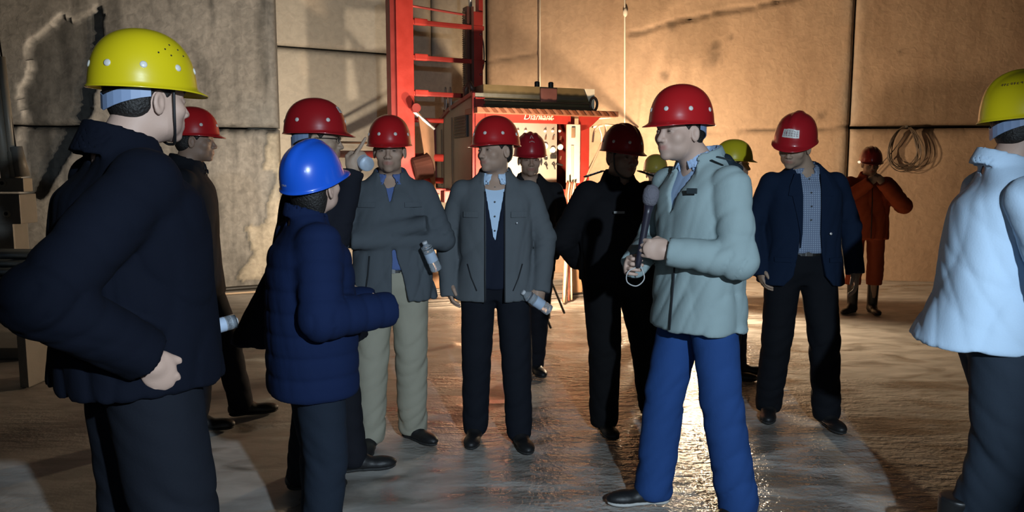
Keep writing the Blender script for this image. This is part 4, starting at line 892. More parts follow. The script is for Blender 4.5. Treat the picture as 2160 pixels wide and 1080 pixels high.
    if T.get('belt'):
        g = G(); n = 28; prof = []
        pts = [Vector((0.152 * gl * math.cos(a), 0.112 * gl * math.sin(a), T['top'] - 0.012)) for a in [2 * math.pi * k / n for k in range(n)]]
        vs = []; fs = []
        for p in pts:
            for dr, dz in ((1.0, -0.016), (1.03, -0.016), (1.03, 0.016), (1.0, 0.016)): vs.append(Vector((p.x * dr, p.y * dr, p.z + dz)) * s)
        for i in range(n):
            for k in range(4): fs.append((i * 4 + k, i * 4 + (k + 1) % 4, ((i + 1) % n) * 4 + (k + 1) % 4, ((i + 1) % n) * 4 + k))
        b = g.add(vs, fs).obj('belt', mat('belt_leather', (0.01, 0.009, 0.008), 0.4), root)
        G().box(Vector((0, 0.118 * gl, T['top'] - 0.012)) * s, (0.042, 0.006, 0.034), bev=0.002).obj('buckle', mat('steel', (0.5, 0.5, 0.5), 0.25, 1.0), b)
    # --- shoes
    for (fx, fy, fa), sg in zip(feet, (1, -1)):
        c, s_ = math.cos(R(-fa)), math.sin(R(-fa))
        def shoe_fn(P, ex=0.0):
            q = P - np.array([fx, fy, 0], F); q = np.stack([q[:, 0] * c + q[:, 1] * s_, -q[:, 0] * s_ + q[:, 1] * c, q[:, 2]], 1).astype(F)
            d = cap(q, (0, -0.045, 0.040), (0, 0.03, 0.045), 0.040, 0.043); d = smin(d, ell(q, (0.004 * sg, 0.115, 0.028), (0.046, 0.085, 0.034)), 0.03)
            if shoe == 'boot': d = smin(d, cap(q, (0, -0.03, 0.05), (0, -0.02, 0.33), 0.052, 0.058), 0.03)
            else: d = smin(d, cap(q, (0, -0.035, 0.05), (0, -0.025, 0.11), 0.040, 0.040), 0.03)
            return d - ex
        top = 0.34 if shoe == 'boot' else 0.115
        V, Q = surf(lambda P: smax(shoe_fn(P), np.maximum(0.016 - P[:, 2], P[:, 2] - top), 0.005), (fx - 0.24, fy - 0.24, 0), (fx + 0.24, fy + 0.24, top + 0.02), 0.008 * kind_res)
        so = link(shoe, np_mesh(shoe, fin(V), Q), mat('black_rubber_boot', (0.012, 0.012, 0.013), 0.4) if shoe == 'boot' else mat('black_shoe', (0.010, 0.010, 0.011), 0.5, bump=0.1, scale=60), root)
        V, Q = surf(lambda P: smax(shoe_fn(P, 0.004), np.maximum(-P[:, 2] + 0.001, P[:, 2] - 0.018), 0.003), (fx - 0.24, fy - 0.24, -0.01), (fx + 0.24, fy + 0.24, 0.03), 0.007 * kind_res)
        link('sole', np_mesh('sole', fin(V), Q), mat('sole_' + T.get('sole', 'dark'), (0.5, 0.5, 0.48) if T.get('sole') == 'white' else (0.02, 0.02, 0.02), 0.7), so)
    # --- jacket
    J = dict(col='jacket', rgb=(0.1, 0.1, 0.1), hem=0.84, hw=(0.185, 0.135), waist=(0.178, 0.130), chest=(0.195, 0.130), sl=(0.066, 0.060, 0.048), open=None, collar=('fold', 0.05, 0.03), fold=0.009, n=2.4, k=(10, 8, 2.5), quilt=0.0, hcy=0.0, cuff=0.012, depth=0.0, seed=1.0)
    J.update(jacket or {})
    gx = girth; L_ = lean
    def keys(top=1.0):
        return [(J['hem'], 0, J['hcy'], J['hw'][0] * gx, J['hw'][1] * gx), (1.02, 0, J['hcy'] * 0.4, J['waist'][0] * gx, J['waist'][1] * gx), (1.25, 0, L_ * 0.6, J['chest'][0] * gx, J['chest'][1] * gx),
                (1.34, 0, L_ * 0.8, J['chest'][0] * gx * 0.99, J['chest'][1] * gx * 0.90), (1.405, 0, L_ * 0.9 - 0.005, 0.175 * gx ** 0.5, 0.090), (1.445, 0, L_ - 0.008, 0.125, 0.078), (1.485, 0, L_ - 0.008, 0.080, 0.068)]
    Kj = keys()
    def sleeve(P, k, ex=0.0):
        a = A[k]; S, E, W = [np.array(a[q], float) for q in ('S', 'E', 'W')]; r0, r1, r2 = J['sl']; dd = (W - E) / np.linalg.norm(W - E); W2 = W + dd * a.get('over', 0.02)
        u = cap(P, S, E, r0, r1); f = cap(P, E, W2 + dd * 0.05, r1, r2)
        tu = (P - S) @ ((E - S) / np.linalg.norm(E - S)); tf = (P - E) @ dd
        eb = np.exp(-(((P - E) ** 2).sum(1)) / 0.012)
        tt = np.where(u < f, tu, tf + np.linalg.norm(E - S))
        fo = J['fold'] * (0.10 + 0.75 * eb) * ((1 - np.abs(np.sin(tt * 36 + 2.6 * np.sin(P[:, 0] * 11 + P[:, 2] * 9 + J['seed'])))) ** 2)
        fo = fo + wr(P, J['seed'] + 7, (4, 4, 7), J['fold'] * 0.55)
        if J['quilt']: fo = fo * 0.3 + J['quilt'] * (1 - np.abs(np.sin(tt * math.pi / 0.075))) ** 2
        f = smax(f, (P - W2) @ dd, 0.006)
        d = smin(u, f, 0.018)
        return d + fo - J['fold'] * 0.25 - ex
    def jack(P):
        d = loft(P, Kj, J['n'])
        z = P[:, 2]
        fo = wr(P, J['seed'], J['k'], J['fold'] * 0.9) * (0.4 + 0.6 * np.exp(-((z - 0.98) / 0.22) ** 2)) + wr(P, J['seed'] + 4, (5, 3, 5), J['fold'] * 0.35)
        if J['quilt']: fo = fo * 0.4 + J['quilt'] * (1 - np.abs(np.sin(z * math.pi / 0.085))) ** 2
        d = d + fo
        for k in ('R', 'L'):
            d = smin(d, sleeve(P, k), J.get('blend', 0.020))
        if J['open']:
            K = np.array(J['open'], float); wd = np.interp(z, K[:, 0], K[:, 1]); xc = np.interp(z, K[:, 0], K[:, 2]) if K.shape[1] > 2 else 0
            cut = np.maximum(np.abs(P[:, 0] - xc) - wd, -(P[:, 1] - 0.03)); cut = np.where(wd <= 0, 1.0, cut)
            # only cut the torso, not the sleeves crossing in front of it
            if J.get('cross'):
                sl_ = np.minimum(sleeve(P, 'R', -0.0), sleeve(P, 'L', -0.0)); d = np.minimum(smax(d, -cut, 0.006), sl_)
            else: d = smax(d, -cut, 0.006)
        # neck hole
        d = smax(d, -cap(P, nb + [0, 0.005, 0.0], np.array(ch), 0.070 * girth ** 0.3, 0.066), 0.006)
        if J['collar']:
            kd, hg, gp = J['collar'][:3]; c_ = ring_collar(P, L_ - 0.004, 1.448, 0.078 + 0.006 * (girth - 1), hg, {'fold': 0.052, 'stand': 0, 'wide': 0.085}[kd], gp, 0.005, vee=J['collar'][3] if len(J['collar']) > 3 else 0.0)
            d = smin(d, c_, 0.004)
        return d.astype(F)
    pts = np.array([A[k][q] for k in 'RL' for q in 'SEW']); lo = np.minimum(pts.min(0) - 0.13, [-J['hw'][0] * gx - 0.04, J['hcy'] - J['hw'][1] * gx - 0.05, J['hem'] - 0.03]); hi = np.maximum(pts.max(0) + 0.13, [J['hw'][0] * gx + 0.04, J['hcy'] + J['hw'][1] * gx + 0.05, 1.58])
    V, Q = surf(jack, lo, hi, 0.0085 * kind_res)
    jo = link(J.get('name', 'jacket'), np_mesh('jacket', fin(V), Q), fabric(J['col'], J['rgb'], crease=J.get('crease', 1.0)), root)
    # --- shirt under the jacket
    if shirt:
        Sh = dict(col='shirt', rgb=(0.5, 0.6, 0.8), off=-0.016, bottom=0.92, collar=(0.038, 0.012), btn=0, name='shirt'); Sh.update(shirt)
        Ks = [k for k in Kj]; Ks[0] = (Sh['bottom'], 0, 0, Kj[1][3], Kj[1][4])
        def sh(P):
            d = loft(P, Ks, J['n'], off=Sh['off']) + wr(P, 12, (12, 8, 3), 0.006)
            d = smax(d, -cap(P, nb + [0, 0.004, 0.0], np.array(ch), 0.0655 * girth ** 0.4, 0.060), 0.004)
            if Sh['collar']: d = smin(d, ring_collar(P, L_ - 0.006, 1.452, 0.070 + 0.004 * (girth - 1), Sh['collar'][0], 0.045, Sh['collar'][1], 0.0035, vee=0.5), 0.003)
            if Sh.get('vneck'): 
                wv = np.interp(P[:, 2], [Sh['vneck'], 1.46], [0.0, 0.062]); d = smax(d, -np.where(wv > 0, np.maximum(np.abs(P[:, 0]) - wv, -(P[:, 1] - 0.02)), 1.0), 0.004)
            return d.astype(F)
        V, Q = surf(sh, (-0.24 * gx, -0.2 * gx, Sh['bottom'] - 0.02), (0.24 * gx, 0.22 * gx, 1.56), 0.0085 * kind_res)
        so = link(Sh['name'], np_mesh('shirt', fin(V), Q), Sh.get('mat') or fabric(Sh['col'], Sh['rgb'], 0.8), root)
        if Sh.get('inner'):
            In = dict(off=Sh['off'] - 0.010, rgb=(0.5, 0.6, 0.8), col='inner'); In.update(Sh['inner'])
            def inn(P):
                d = loft(P, Ks, J['n'], off=In['off']); d = smax(d, -cap(P, nb + [0, 0.004, 0.0], np.array(ch), 0.0645, 0.058), 0.004)
                d = smin(d, ring_collar(P, L_ - 0.006, 1.452, 0.068, 0.036, 0.048, 0.010, 0.0035, vee=0.4), 0.003); return d.astype(F)
            V, Q = surf(inn, (-0.24 * gx, -0.2 * gx, 1.0), (0.24 * gx, 0.22 * gx, 1.56), 0.0085 * kind_res)
            io = link('shirt', np_mesh('shirt', fin(V), Q), fabric(In['col'], In['rgb'], 0.75), root); so = io
        if Sh['btn']:
            for i in range(Sh['btn']):
                z = 1.40 - i * 0.075; y = float(np.interp(z, [k[0] for k in Kj], [k[4] + k[2] for k in Kj])) + Sh['off'] + (-0.010 if Sh.get('inner') else 0) + 0.003
                G().lathe([(0.005, 0), (0.005, 0.003), (0.001, 0.0035)], 10, Matrix.Translation(Vector((0, y, z)) * s) @ Matrix.Rotation(-math.pi / 2, 4, 'X')).obj('button', DARK, so)
    
    return root, s, M, A

def yf(jk, girth, z, x=0.0):
    """front surface depth of a jacket torso"""
    J = dict(hem=0.84, hw=(0.185, 0.135), waist=(0.178, 0.130), chest=(0.195, 0.130)); J.update(jk)
    zz = [J['hem'], 1.02, 1.25, 1.34, 1.405]; ry = np.interp(z, zz, [J['hw'][1] * girth, J['waist'][1] * girth, J['chest'][1] * girth, J['chest'][1] * girth * 0.9, 0.09]); rx = np.interp(z, zz, [J['hw'][0] * girth, J['waist'][0] * girth, J['chest'][0] * girth, J['chest'][0] * girth, 0.17])
    return ry * max(0.0, 1 - abs(x / rx) ** 2.4) ** (1 / 2.4)
def front_strip(root, s, jk, girth, pts, r, m, name):
    G().tube([Vector((x, yf(jk, girth, z, x) + 0.002, z)) * s for x, z in pts], r, 5).obj(name, m, root, smooth=True)
def front_flap(root, s, jk, girth, x0, x1, z0, z1, m, name):
    vs = []; n = 5
    for i in range(n + 1):
        x = x0 + (x1 - x0) * i / n
        for (z, o) in ((z0, 0.000), (z1, 0.000), (z1, 0.007), (z0, 0.009)): vs.append(Vector((x, yf(jk, girth, z, x) + o, z)) * s)
    fs = [(i * 4 + k, i * 4 + (k + 1) % 4, i * 4 + 4 + (k + 1) % 4, i * 4 + 4 + k) for i in range(n) for k in range(4)] + [(0, 1, 2, 3), (n * 4, n * 4 + 1, n * 4 + 2, n * 4 + 3)]
    G().add(vs, fs).obj(name, m, root)
def bottle(label, p, d, L=0.21, r=0.031, cap_col=(0.6, 0.62, 0.65), group=None):
    """p: middle of the bottle, d: direction from base to cap"""
    d = Vector(d).normalized(); q = d.to_track_quat('Z', 'Y'); base = Vector(p) - d * L * 0.45
    t = thing('water_bottle', label, 'bottle', base, 0, group); t.rotation_mode = 'QUATERNION'; t.rotation_quaternion = q
    pl = mat('clear_plastic', (0.86, 0.92, 0.98), 0.12, trans=0.75, spec=0.8)
    prof = [(0.004, 0.006), (r * 0.6, 0.0), (r * 0.95, 0.004), (r, 0.012)]
    for k in range(7): z = 0.02 + k * 0.018; prof += [(r, z), (r * 0.94, z + 0.007), (r, z + 0.014)]
    prof += [(r, L * 0.74), (r * 0.8, L * 0.83), (r * 0.42, L * 0.90), (r * 0.40, L * 0.93)]
    G().lathe(prof, 24).obj('plastic_body', pl, t, smooth=True)
    G().lathe([(r * 0.46, L * 0.925), (r * 0.47, L * 0.99), (r * 0.3, L)], 18).obj('cap', mat('cap_%.2f_%.2f' % (cap_col[0], cap_col[2]), cap_col, 0.4), t)
    G().lathe([(r * 1.01, 0.055), (r * 1.015, 0.056), (r * 1.015, 0.105), (r * 1.01, 0.106)], 24).obj('wrapper', mat('bottle_wrapper', (0.45, 0.55, 0.70), 0.35), t, smooth=True)
    return t
def L2W(root, v):
    c, s = math.cos(root.rotation_euler.z), math.sin(root.rotation_euler.z); l = root.location; return Vector((l.x + v[0] * c - v[1] * s, l.y + v[0] * s + v[1] * c, v[2]))
RED = (0.42, 0.012, 0.015); YEL = (0.62, 0.49, 0.008); BLU = (0.012, 0.10, 0.62)
def X(px, Y): return (px - 1080) / FPX * (Y * math.cos(PITCH) + (CAM_H - 1.0) * math.sin(PITCH))

# A: big man at the left edge, seen from behind
pA, sA, MA, AA = person('person in dark navy coat and yellow helmet, seen from behind at the left edge', (X(286, 2.17), 2.17, 0), 132, 1.825, head=(8, 0, 2), hoff=(0.0, 0.03, 0.0), skin=('skin_pale', (0.50, 0.34, 0.27)), full=1.12, girth=1.3,
    arms={'R': dict(E=(0.30, -0.27, 1.12), W=(0.255, -0.04, 0.94), hand='relaxed', n=(-1, 0.2, 0), d=(-0.12, 0.40, -0.75), over=-0.01), 'L': dict(E=(-0.25, 0.0, 1.12), W=(-0.22, 0.17, 0.93), hand='grip', n=(1, 0, 0), d=(0, 1, -0.1))},
    jacket=dict(col='navy_coat', rgb=(0.0035, 0.005, 0.011), hem=0.83, hw=(0.20, 0.165), waist=(0.185, 0.155), chest=(0.195, 0.145), sl=(0.084, 0.080, 0.064), collar=('wide', 0.055, 0.05), open=[(0.8, 0.0), (1.1, 0.0), (1.2, 0.02), (1.45, 0.07)], name='coat', fold=0.014, seed=3),
    shirt=dict(col='pale_shirt', rgb=(0.42, 0.48, 0.62), collar=(0.045, 0.010)), trousers=dict(col='dark_trousers', rgb=(0.010, 0.012, 0.018), r=(0.122, 0.112, 0.102)), feet=((0.15, 0.03, 12), (-0.14, 0.0, -10)),
    hel=dict(colname='yellow_helmet', col=YEL, style='dots', ndots=9, strap=True, name_label='glossy yellow helmet with white rivets'))
bottle('clear bottle in the lowered hand of the navy coat man at the left edge', L2W(pA, (-0.195 * sA, 0.285 * sA, 0.905 * sA)), (0.75, 0.62, 0.15), L=0.15, r=0.025, group=None)
# B
pB, *_ = person('person in black clothes and red helmet half hidden behind the navy coat man', (X(408, 4.35), 4.35, 0), 105, 1.79, skin=('skin_dark', (0.27, 0.17, 0.12)), girth=1.08, kind_res=1.15,
    arms={'R': dict(E=(0.25, -0.08, 1.10), W=(0.13, -0.02, 0.97), hand='fist'), 'L': dict(E=(-0.25, -0.08, 1.10), W=(-0.13, -0.02, 0.97), hand='fist')},
    jacket=dict(col='black_jacket', rgb=(0.010, 0.011, 0.015), hem=0.74, hw=(0.19, 0.15)), shirt=dict(col='grey_shirt', rgb=(0.12, 0.14, 0.18)), feet=((0.10, 0.0, 10), (-0.10, 0.22, -5)),
    hel=dict(colname='red_helmet', col=RED, style='dots', ndots=7, band=False, name_label='red helmet'))
# C: pointing man
pC, sC, MC, AC = person('person in long black coat and red helmet, pointing upwards with a bottle in hand', (X(662, 3.52), 3.52, 0), 98, 1.76, skin=('skin_dark2', (0.36, 0.25, 0.18)), girth=1.12, feet=((0.08, -0.06, 8), (-0.1, 0.16, -4)), glasses=True,
    arms={'R': dict(S=(0.168, 0.02, 1.372), E=(0.21, 0.12, 1.17), W=(0.15, 0.195, 1.45), hand='point', n=(-0.75, -0.6, 0.1), d=(-0.05, 0.50, 0.85), over=0.0), 'L': dict(E=(-0.25, 0.02, 1.12), W=(-0.20, 0.12, 0.90))},
    jacket=dict(col='black_coat', rgb=(0.011, 0.012, 0.018), hem=0.68, hw=(0.19, 0.28), waist=(0.18, 0.155), name='coat', fold=0.012, hcy=-0.07, seed=5, k=(8, 10, 2)),
    shirt=dict(col='grey_shirt', rgb=(0.12, 0.14, 0.18)), trousers=dict(col='black_trousers', rgb=(0.010, 0.010, 0.014)),
    hel=dict(colname='dark_red_helmet', col=(0.33, 0.010, 0.014), style='dots', ndots=6, vis=0.042, band=True, name_label='glossy red helmet with white sticker', badge=[('plate', 78, 0.62, 0.05, 0.030, WHITE_DOT)]))
bottle('bottle seen by its base in the raised hand of the pointing man', L2W(pC, (0.125 * sC, 0.235 * sC, 1.495 * sC)), (-0.42, 0.90, 0.16), r=0.033)
# D: blue helmet
pD, sD, MD, AD = person('person in navy quilted puffer jacket and blue helmet, seen from behind', (X(655, 2.72), 2.72, 0), 118, 1.55, head=(34, -20, 4), hoff=(0.0, 0.0, -0.005), skin=('skin_pale', (0.50, 0.34, 0.27)), hair='long', girth=1.08, feet=((0.09, 0.0, 8), (-0.09, 0.04, -8)),
    arms={'R': dict(S=(0.164, 0.0, 1.372), E=(0.255, -0.02, 1.10), W=(0.19, 0.22, 1.10), hand='fist', n=(-1, 0, 0), over=0.06), 'L': dict(E=(-0.24, 0.0, 1.10), W=(-0.12, 0.25, 1.08), hand='fist', n=(1, 0, 0), over=0.05)},
    jacket=dict(col='navy_puffer', rgb=(0.007, 0.015, 0.052), hem=0.755, hw=(0.205, 0.165), waist=(0.205, 0.165), chest=(0.205, 0.155), sl=(0.086, 0.082, 0.066), quilt=0.006, collar=('stand', 0.05, 0.03), fold=0.008, name='puffer_jacket'),
    trousers=dict(col='charcoal_trousers', rgb=(0.014, 0.020, 0.032), r=(0.105, 0.085, 0.072)),
    hel=dict(colname='blue_helmet', col=BLU, style='crest', ndots=0, band=False, vis=0.042, name_label='glossy blue helmet with a raised centre ridge', badge=[('text', -100, 0.95, 0.030, 0.006, WHITE_DOT)]))
# E: crossed arms
pE, sE, ME, AE = person('person in grey jacket and khaki trousers standing with crossed arms, red helmet', (X(826, 4.03), 4.03, 0), 8, 1.72, head=(-4, 1, 0), skin=('skin_a', (0.40, 0.265, 0.195)), girth=1.05, feet=((0.13, 0.05, 6), (-0.10, -0.06, -38)),
    arms={'R': dict(S=(0.173, 0.0, 1.372), E=(0.275, 0.06, 1.14), W=(-0.15, 0.135, 1.205), hand=None, over=0.04), 'L': dict(S=(-0.173, 0.0, 1.372), E=(-0.275, 0.075, 1.13), W=(0.17, 0.125, 1.13), hand=None, over=0.03)},
    jacket=dict(col='slate_jacket', rgb=(0.085, 0.098, 0.112), hem=0.80, hw=(0.235, 0.15), waist=(0.20, 0.14), open=[(0.79, 0.045, -0.045), (0.95, 0.028, -0.03), (1.03, 0.012, -0.02), (1.2, 0.0, 0.0), (1.32, 0.002, 0), (1.40, 0.020, 0), (1.46, 0.05, 0)], cross=True, fold=0.016, seed=2, collar=('fold', 0.04, 0.055, 0.3)),
    shirt=dict(col='blue_shirt', rgb=(0.10, 0.15, 0.34), collar=(0.034, 0.012), bottom=0.97), trousers=dict(col='khaki_trousers', rgb=(0.35, 0.33, 0.26), r=(0.105, 0.088, 0.078), belt=True, fold=0.014, top=0.985, hem=0.08),
    hel=dict(colname='red_helmet', col=RED, style='dots', ndots=8, band=False, name_label='red helmet with white rivets'))
bottle('clear bottle sticking out from under the crossed arms of the grey jacket man', L2W(pE, (-0.205 * sE, 0.20 * sE, 1.045 * sE)), (-0.35, -0.2, 0.9), L=0.17, r=0.029)
# F: centre man
pF, sF, MF, AF = person('person in open grey jacket over light blue shirt and dark vest, centre of the group', (X(1045, 4.08), 4.08, 0), 0, 1.72, head=(-44, -2, 3), hoff=(0.0, 0.01, 0.0), skin=('skin_a', (0.40, 0.265, 0.195)), girth=1.04, feet=((0.115, -0.02, 4), (-0.13, 0.06, -14)),
    arms={'R': dict(E=(0.265, -0.03, 1.12), W=(0.25, 0.02, 0.895), hand='relaxed', n=(-1, -0.2, 0), over=0.085), 'L': dict(E=(-0.27, -0.02, 1.12), W=(-0.245, 0.06, 0.87), hand='grip', n=(0.8, -0.5, 0), over=0.03)},
    jacket=dict(col='grey_jacket', rgb=(0.105, 0.118, 0.130), hem=0.795, hw=(0.215, 0.15), waist=(0.195, 0.135), open=[(0.79, 0.048, 0.0), (1.0, 0.046, 0.0), (1.2, 0.045, 0.0), (1.35, 0.048, 0), (1.46, 0.062, 0)], collar=('fold', 0.045, 0.052, 0.2), fold=0.010, seed=8),
    shirt=dict(col='navy_vest', rgb=(0.012, 0.016, 0.030), name='vest', bottom=0.86, vneck=1.11, off=-0.012, collar=None, inner=dict(rgb=(0.50, 0.66, 0.86), col='light_blue_shirt'), btn=4), trousers=dict(col='dark_trousers', rgb=(0.010, 0.012, 0.018), r=(0.10, 0.082, 0.070), fold=0.008),
    hel=dict(colname='red_helmet', col=RED, style='dots', ndots=8, band=False, vis=0.036, name_label='red helmet with white rivets'))
bottle('clear bottle held low in the hand of the man with the light blue shirt', L2W(pF, (-0.225 * sF, 0.115 * sF, 0.795 * sF)), (-0.75, -0.2, 0.55), L=0.19, r=0.030)
# G
pG, *_ = person('person in black jacket and red helmet with a white emblem, standing behind the centre man', (X(1117, 5.25), 5.25, 0), 4, 1.69, head=(0, 2, 0), skin=('skin_b', (0.38, 0.25, 0.18)), feet=((0.06, 0.16, 0), (-0.07, -0.25, -12)), kind_res=1.15,
    arms={'R': dict(E=(0.24, -0.06, 1.13), W=(0.18, 0.06, 0.93)), 'L': dict(E=(-0.26, -0.10, 1.13), W=(-0.17, -0.03, 0.92), hand='fist', n=(0.6, -0.8, 0))},
    jacket=dict(col='black_hooded_jacket', rgb=(0.016, 0.016, 0.018), hem=0.80, collar=('wide', 0.035, 0.06, 0.5), open=[(0.8, 0), (1.28, 0.0), (1.34, 0.018), (1.46, 0.05)]), shirt=dict(col='dark_top', rgb=(0.02, 0.02, 0.022), collar=None),
    hel=dict(colname='dull_red_helmet', col=(0.36, 0.012, 0.02), style='ridge', ndots=0, band=False, name_label='ribbed red helmet with white emblem', badge=[('emblem', 90, 0.52, 0.030, 0.026, WHITE_DOT), ('text', 90, 0.70, 0.045, 0.008, WHITE_DOT)]))
# H: officer
pH, sH_, MH, AH = person('stout person in black uniform with epaulettes and red helmet, arms behind the back', (X(1304, 4.32), 4.32, 0), 18, 1.69, head=(10, 4, -3), skin=('skin_dark', (0.27, 0.17, 0.12)), girth=1.2, full=1.1, feet=((0.10, 0.06, 6), (-0.30, -0.10, -30)),
    arms={'R': dict(E=(0.31, -0.10, 1.12), W=(0.16, -0.22, 0.98), hand='fist', n=(0, -1, 0)), 'L': dict(E=(-0.31, -0.10, 1.12), W=(-0.10, -0.22, 0.98), hand='fist', n=(0, -1, 0))},
    jacket=dict(col='black_uniform', rgb=(0.008, 0.008, 0.010), hem=0.88, hw=(0.19, 0.15), waist=(0.19, 0.155), sl=(0.085, 0.075, 0.06)), trousers=dict(col='black_uniform_trousers', rgb=(0.006, 0.006, 0.007), r=(0.115, 0.095, 0.082), top=0.95),
    hel=dict(colname='dark_red_helmet', col=(0.33, 0.010, 0.014), style='ridge', ndots=8, band=False, strap=True, name_label='ribbed red helmet with white rivets'))
silver = mat('silver_thread', (0.55, 0.52, 0.50), 0.4, 0.3)
for sg in (1, -1):
    ep = G().box((0, 0, 0), (0.115, 0.045, 0.006), bev=0.002); Mx = Matrix.Translation((sg * 0.165, 0.02, 1.470)) @ Matrix.Rotation(R(sg * 17), 4, 'Y')
    ep.v = [Mx @ Vector(v) for v in ep.v]; e = ep.obj('epaulette', mat('black_uniform', (0.008, 0.008, 0.010)), pH)
    for k in range(3):
        Mk = Mx @ Matrix.Translation((sg * (-0.03 + k * 0.02), 0, 0.004)); pts = []
        for i in range(10): r_ = 0.007 if i % 2 == 0 else 0.003; a = i * math.pi / 5; pts.append((r_ * math.cos(a), r_ * math.sin(a)))
        G().prism(pts, Mk, 0.002).obj('star', silver, e)
    for k in range(2):
        b = G().box((0, 0, 0), (0.004, 0.040, 0.003)); b.v = [Mx @ Matrix.Translation((sg * (0.040 + k * 0.008), 0, 0.004)) @ Vector(v) for v in b.v]; b.obj('stripe', silver, e)
b = G().box((0.085, 0.178, 1.262), (0.06, 0.006, 0.013), Matrix.Rotation(R(-14), 3, 'Z'), bev=0.002); b.obj('name_badge', mat('dull_badge', (0.16, 0.16, 0.16), 0.5), pH)
# P: hidden worker behind
pP, *_ = person('person in brown jacket and dull yellow helmet mostly hidden behind the man with epaulettes', (X(1380, 6.6), 6.6, 0), -10, 1.58, skin=('skin_a', (0.40, 0.265, 0.195)), kind_res=1.5, jacket=dict(col='brown_jacket', rgb=(0.05, 0.028, 0.02)),
    hel=dict(colname='dull_yellow_helmet', col=(0.42, 0.34, 0.06), style='dots', ndots=0, band=False))
# J: pale jacket, jeans
pJ, sJ, MJ, AJ = person('person in pale grey green jacket, jeans and red helmet holding a microphone with both hands', (X(1474, 3.2), 3.2, 0), -66, 1.79, head=(8, 0, 0), hoff=(0.0, 0.08, -0.01), skin=('skin_pale', (0.46, 0.31, 0.24)), full=1.1, girth=1.14, lean=0.02, feet=((0.13, 0.12, 16), (-0.15, -0.10, -14)),
    arms={'L': dict(S=(-0.187, 0.01, 1.372), E=(-0.26, 0.02, 1.09), W=(-0.115, 0.235, 1.125), hand='grip', n=(0.75, 0.1, 0.0), d=(0.45, 0.85, 0.1), over=0.005), 'R': dict(S=(0.187, 0.02, 1.372), E=(0.29, 0.03, 1.12), W=(0.075, 0.27, 1.05), hand='grip', n=(-0.8, 0.1, 0.0), d=(-0.6, 0.75, 0.1), over=0.0)},
    jacket=dict(col='pale_jacket', rgb=(0.27, 0.345, 0.355), hem=0.785, hw=(0.19, 0.152), waist=(0.175, 0.135), chest=(0.18, 0.128), sl=(0.074, 0.068, 0.052), open=[(0.78, 0.0, 0.0), (1.26, 0.0, 0.0), (1.32, 0.022, 0.0), (1.39, 0.05, 0), (1.46, 0.070, 0)], crease=2.4, blend=0.008, collar=('wide', 0.055, 0.06, 0.3), fold=0.016, seed=6, k=(7, 5, 3), cross=True),
    shirt=dict(col='pale_blue_shirt', rgb=(0.34, 0.46, 0.66), collar=(0.055, 0.012)), trousers=dict(col='blue_jeans', rgb=(0.020, 0.060, 0.20), r=(0.096, 0.084, 0.082), fold=0.012, sole='white', kf=0.02, g=0.88),
    hel=dict(colname='red_helmet', col=RED, style='dots', ndots=8, vis=0.036, name_label='glossy red helmet with white rivets'))
# dark shoulder flashes of the jacket
for (lx, ly, lz, ry_, sz) in ((-0.20, 0.055, 1.474, -14, (0.065, 0.016, 0.006)), (-0.135, 0.150, 1.352, 0, (0.045, 0.006, 0.022))):
    b = G().box(Vector((lx, ly, lz)) * sJ, sz, Matrix.Rotation(R(ry_), 3, 'Y') @ Matrix.Rotation(R(24), 3, 'Z'), bev=0.002); b.obj('patch', mat('dark_patch', (0.02, 0.03, 0.035), 0.7), pJ)
V, Q = surf(lambda P: smax(smin(ell(P, (0.0, -0.085, 1.435), (0.135, 0.050, 0.040)), ell(P, (0, -0.06, 1.475), (0.095, 0.045, 0.030)), 0.03) + wr(P, 3, (14, 9, 12), 0.006), -cap(P, (0, 0.0, 1.40), (0, 0.05, 1.56), 0.072, 0.068), 0.006).astype(F), (-0.2, -0.2, 1.33), (0.2, 0.1, 1.58), 0.008)
link('hood', np_mesh('hood', V * sJ, Q), fabric('dark_hood', (0.014, 0.022, 0.030)), pJ, label='dark rolled hood behind the collar')
# microphone
mp = L2W(pJ, (-0.035 * sJ, 0.318 * sJ, 1.075 * sJ)); t = thing('microphone', 'handheld microphone with round grey head held under the chin of the pale jacket man', 'microphone', mp)
t.rotation_euler = (R(2), R(9), 0)
G().lathe([(0.010, -0.02), (0.013, 0.0), (0.014, 0.10), (0.016, 0.20), (0.020, 0.235)], 18).obj('handle', mat('dark_metal_body', (0.02, 0.018, 0.03), 0.4), t, smooth=True)
G().lathe([(0.016, 0.23), (0.028, 0.245), (0.033, 0.27), (0.031, 0.295), (0.020, 0.312), (0.002, 0.318)], 22).obj('foam_head', mat('grey_foam', (0.13, 0.125, 0.15), 0.95, bump=0.6, scale=150), t, smooth=True)
G().tube(curve_pts([(0, 0, -0.015), (-0.035, 0, -0.045), (-0.030, 0, -0.085), (0.01, 0, -0.095), (0.035, 0, -0.06), (0.012, 0, -0.01)], 6), 0.0025, 6).obj('strap', mat('grey_cord', (0.45, 0.45, 0.45), 0.6), t, smooth=True)
# L: yellow helmet behind
pL, *_ = person('person in dark blue clothes and yellow helmet facing sideways behind the pale jacket man', (X(1540, 5.4), 5.4, 0), 78, 1.655, skin=('skin_b', (0.38, 0.25, 0.18)), kind_res=1.2, girth=1.1, glasses=True, feet=((0.09, 0.02, 5), (-0.1, 0.10, -5)), hoff=(0, -0.02, 0),
    arms={'R': dict(E=(0.26, -0.02, 1.12), W=(0.12, 0.20, 1.0)), 'L': dict(E=(-0.26, -0.02, 1.12), W=(-0.12, 0.20, 1.0))}, jacket=dict(col='dark_blue_jacket', rgb=(0.012, 0.016, 0.028), hem=0.84), trousers=dict(col='dark_blue_trousers', rgb=(0.018, 0.026, 0.045)),
    hel=dict(colname='yellow_helmet_b', col=(0.62, 0.52, 0.02), style='dots', ndots=0, band=False, name_label='dull yellow helmet'))
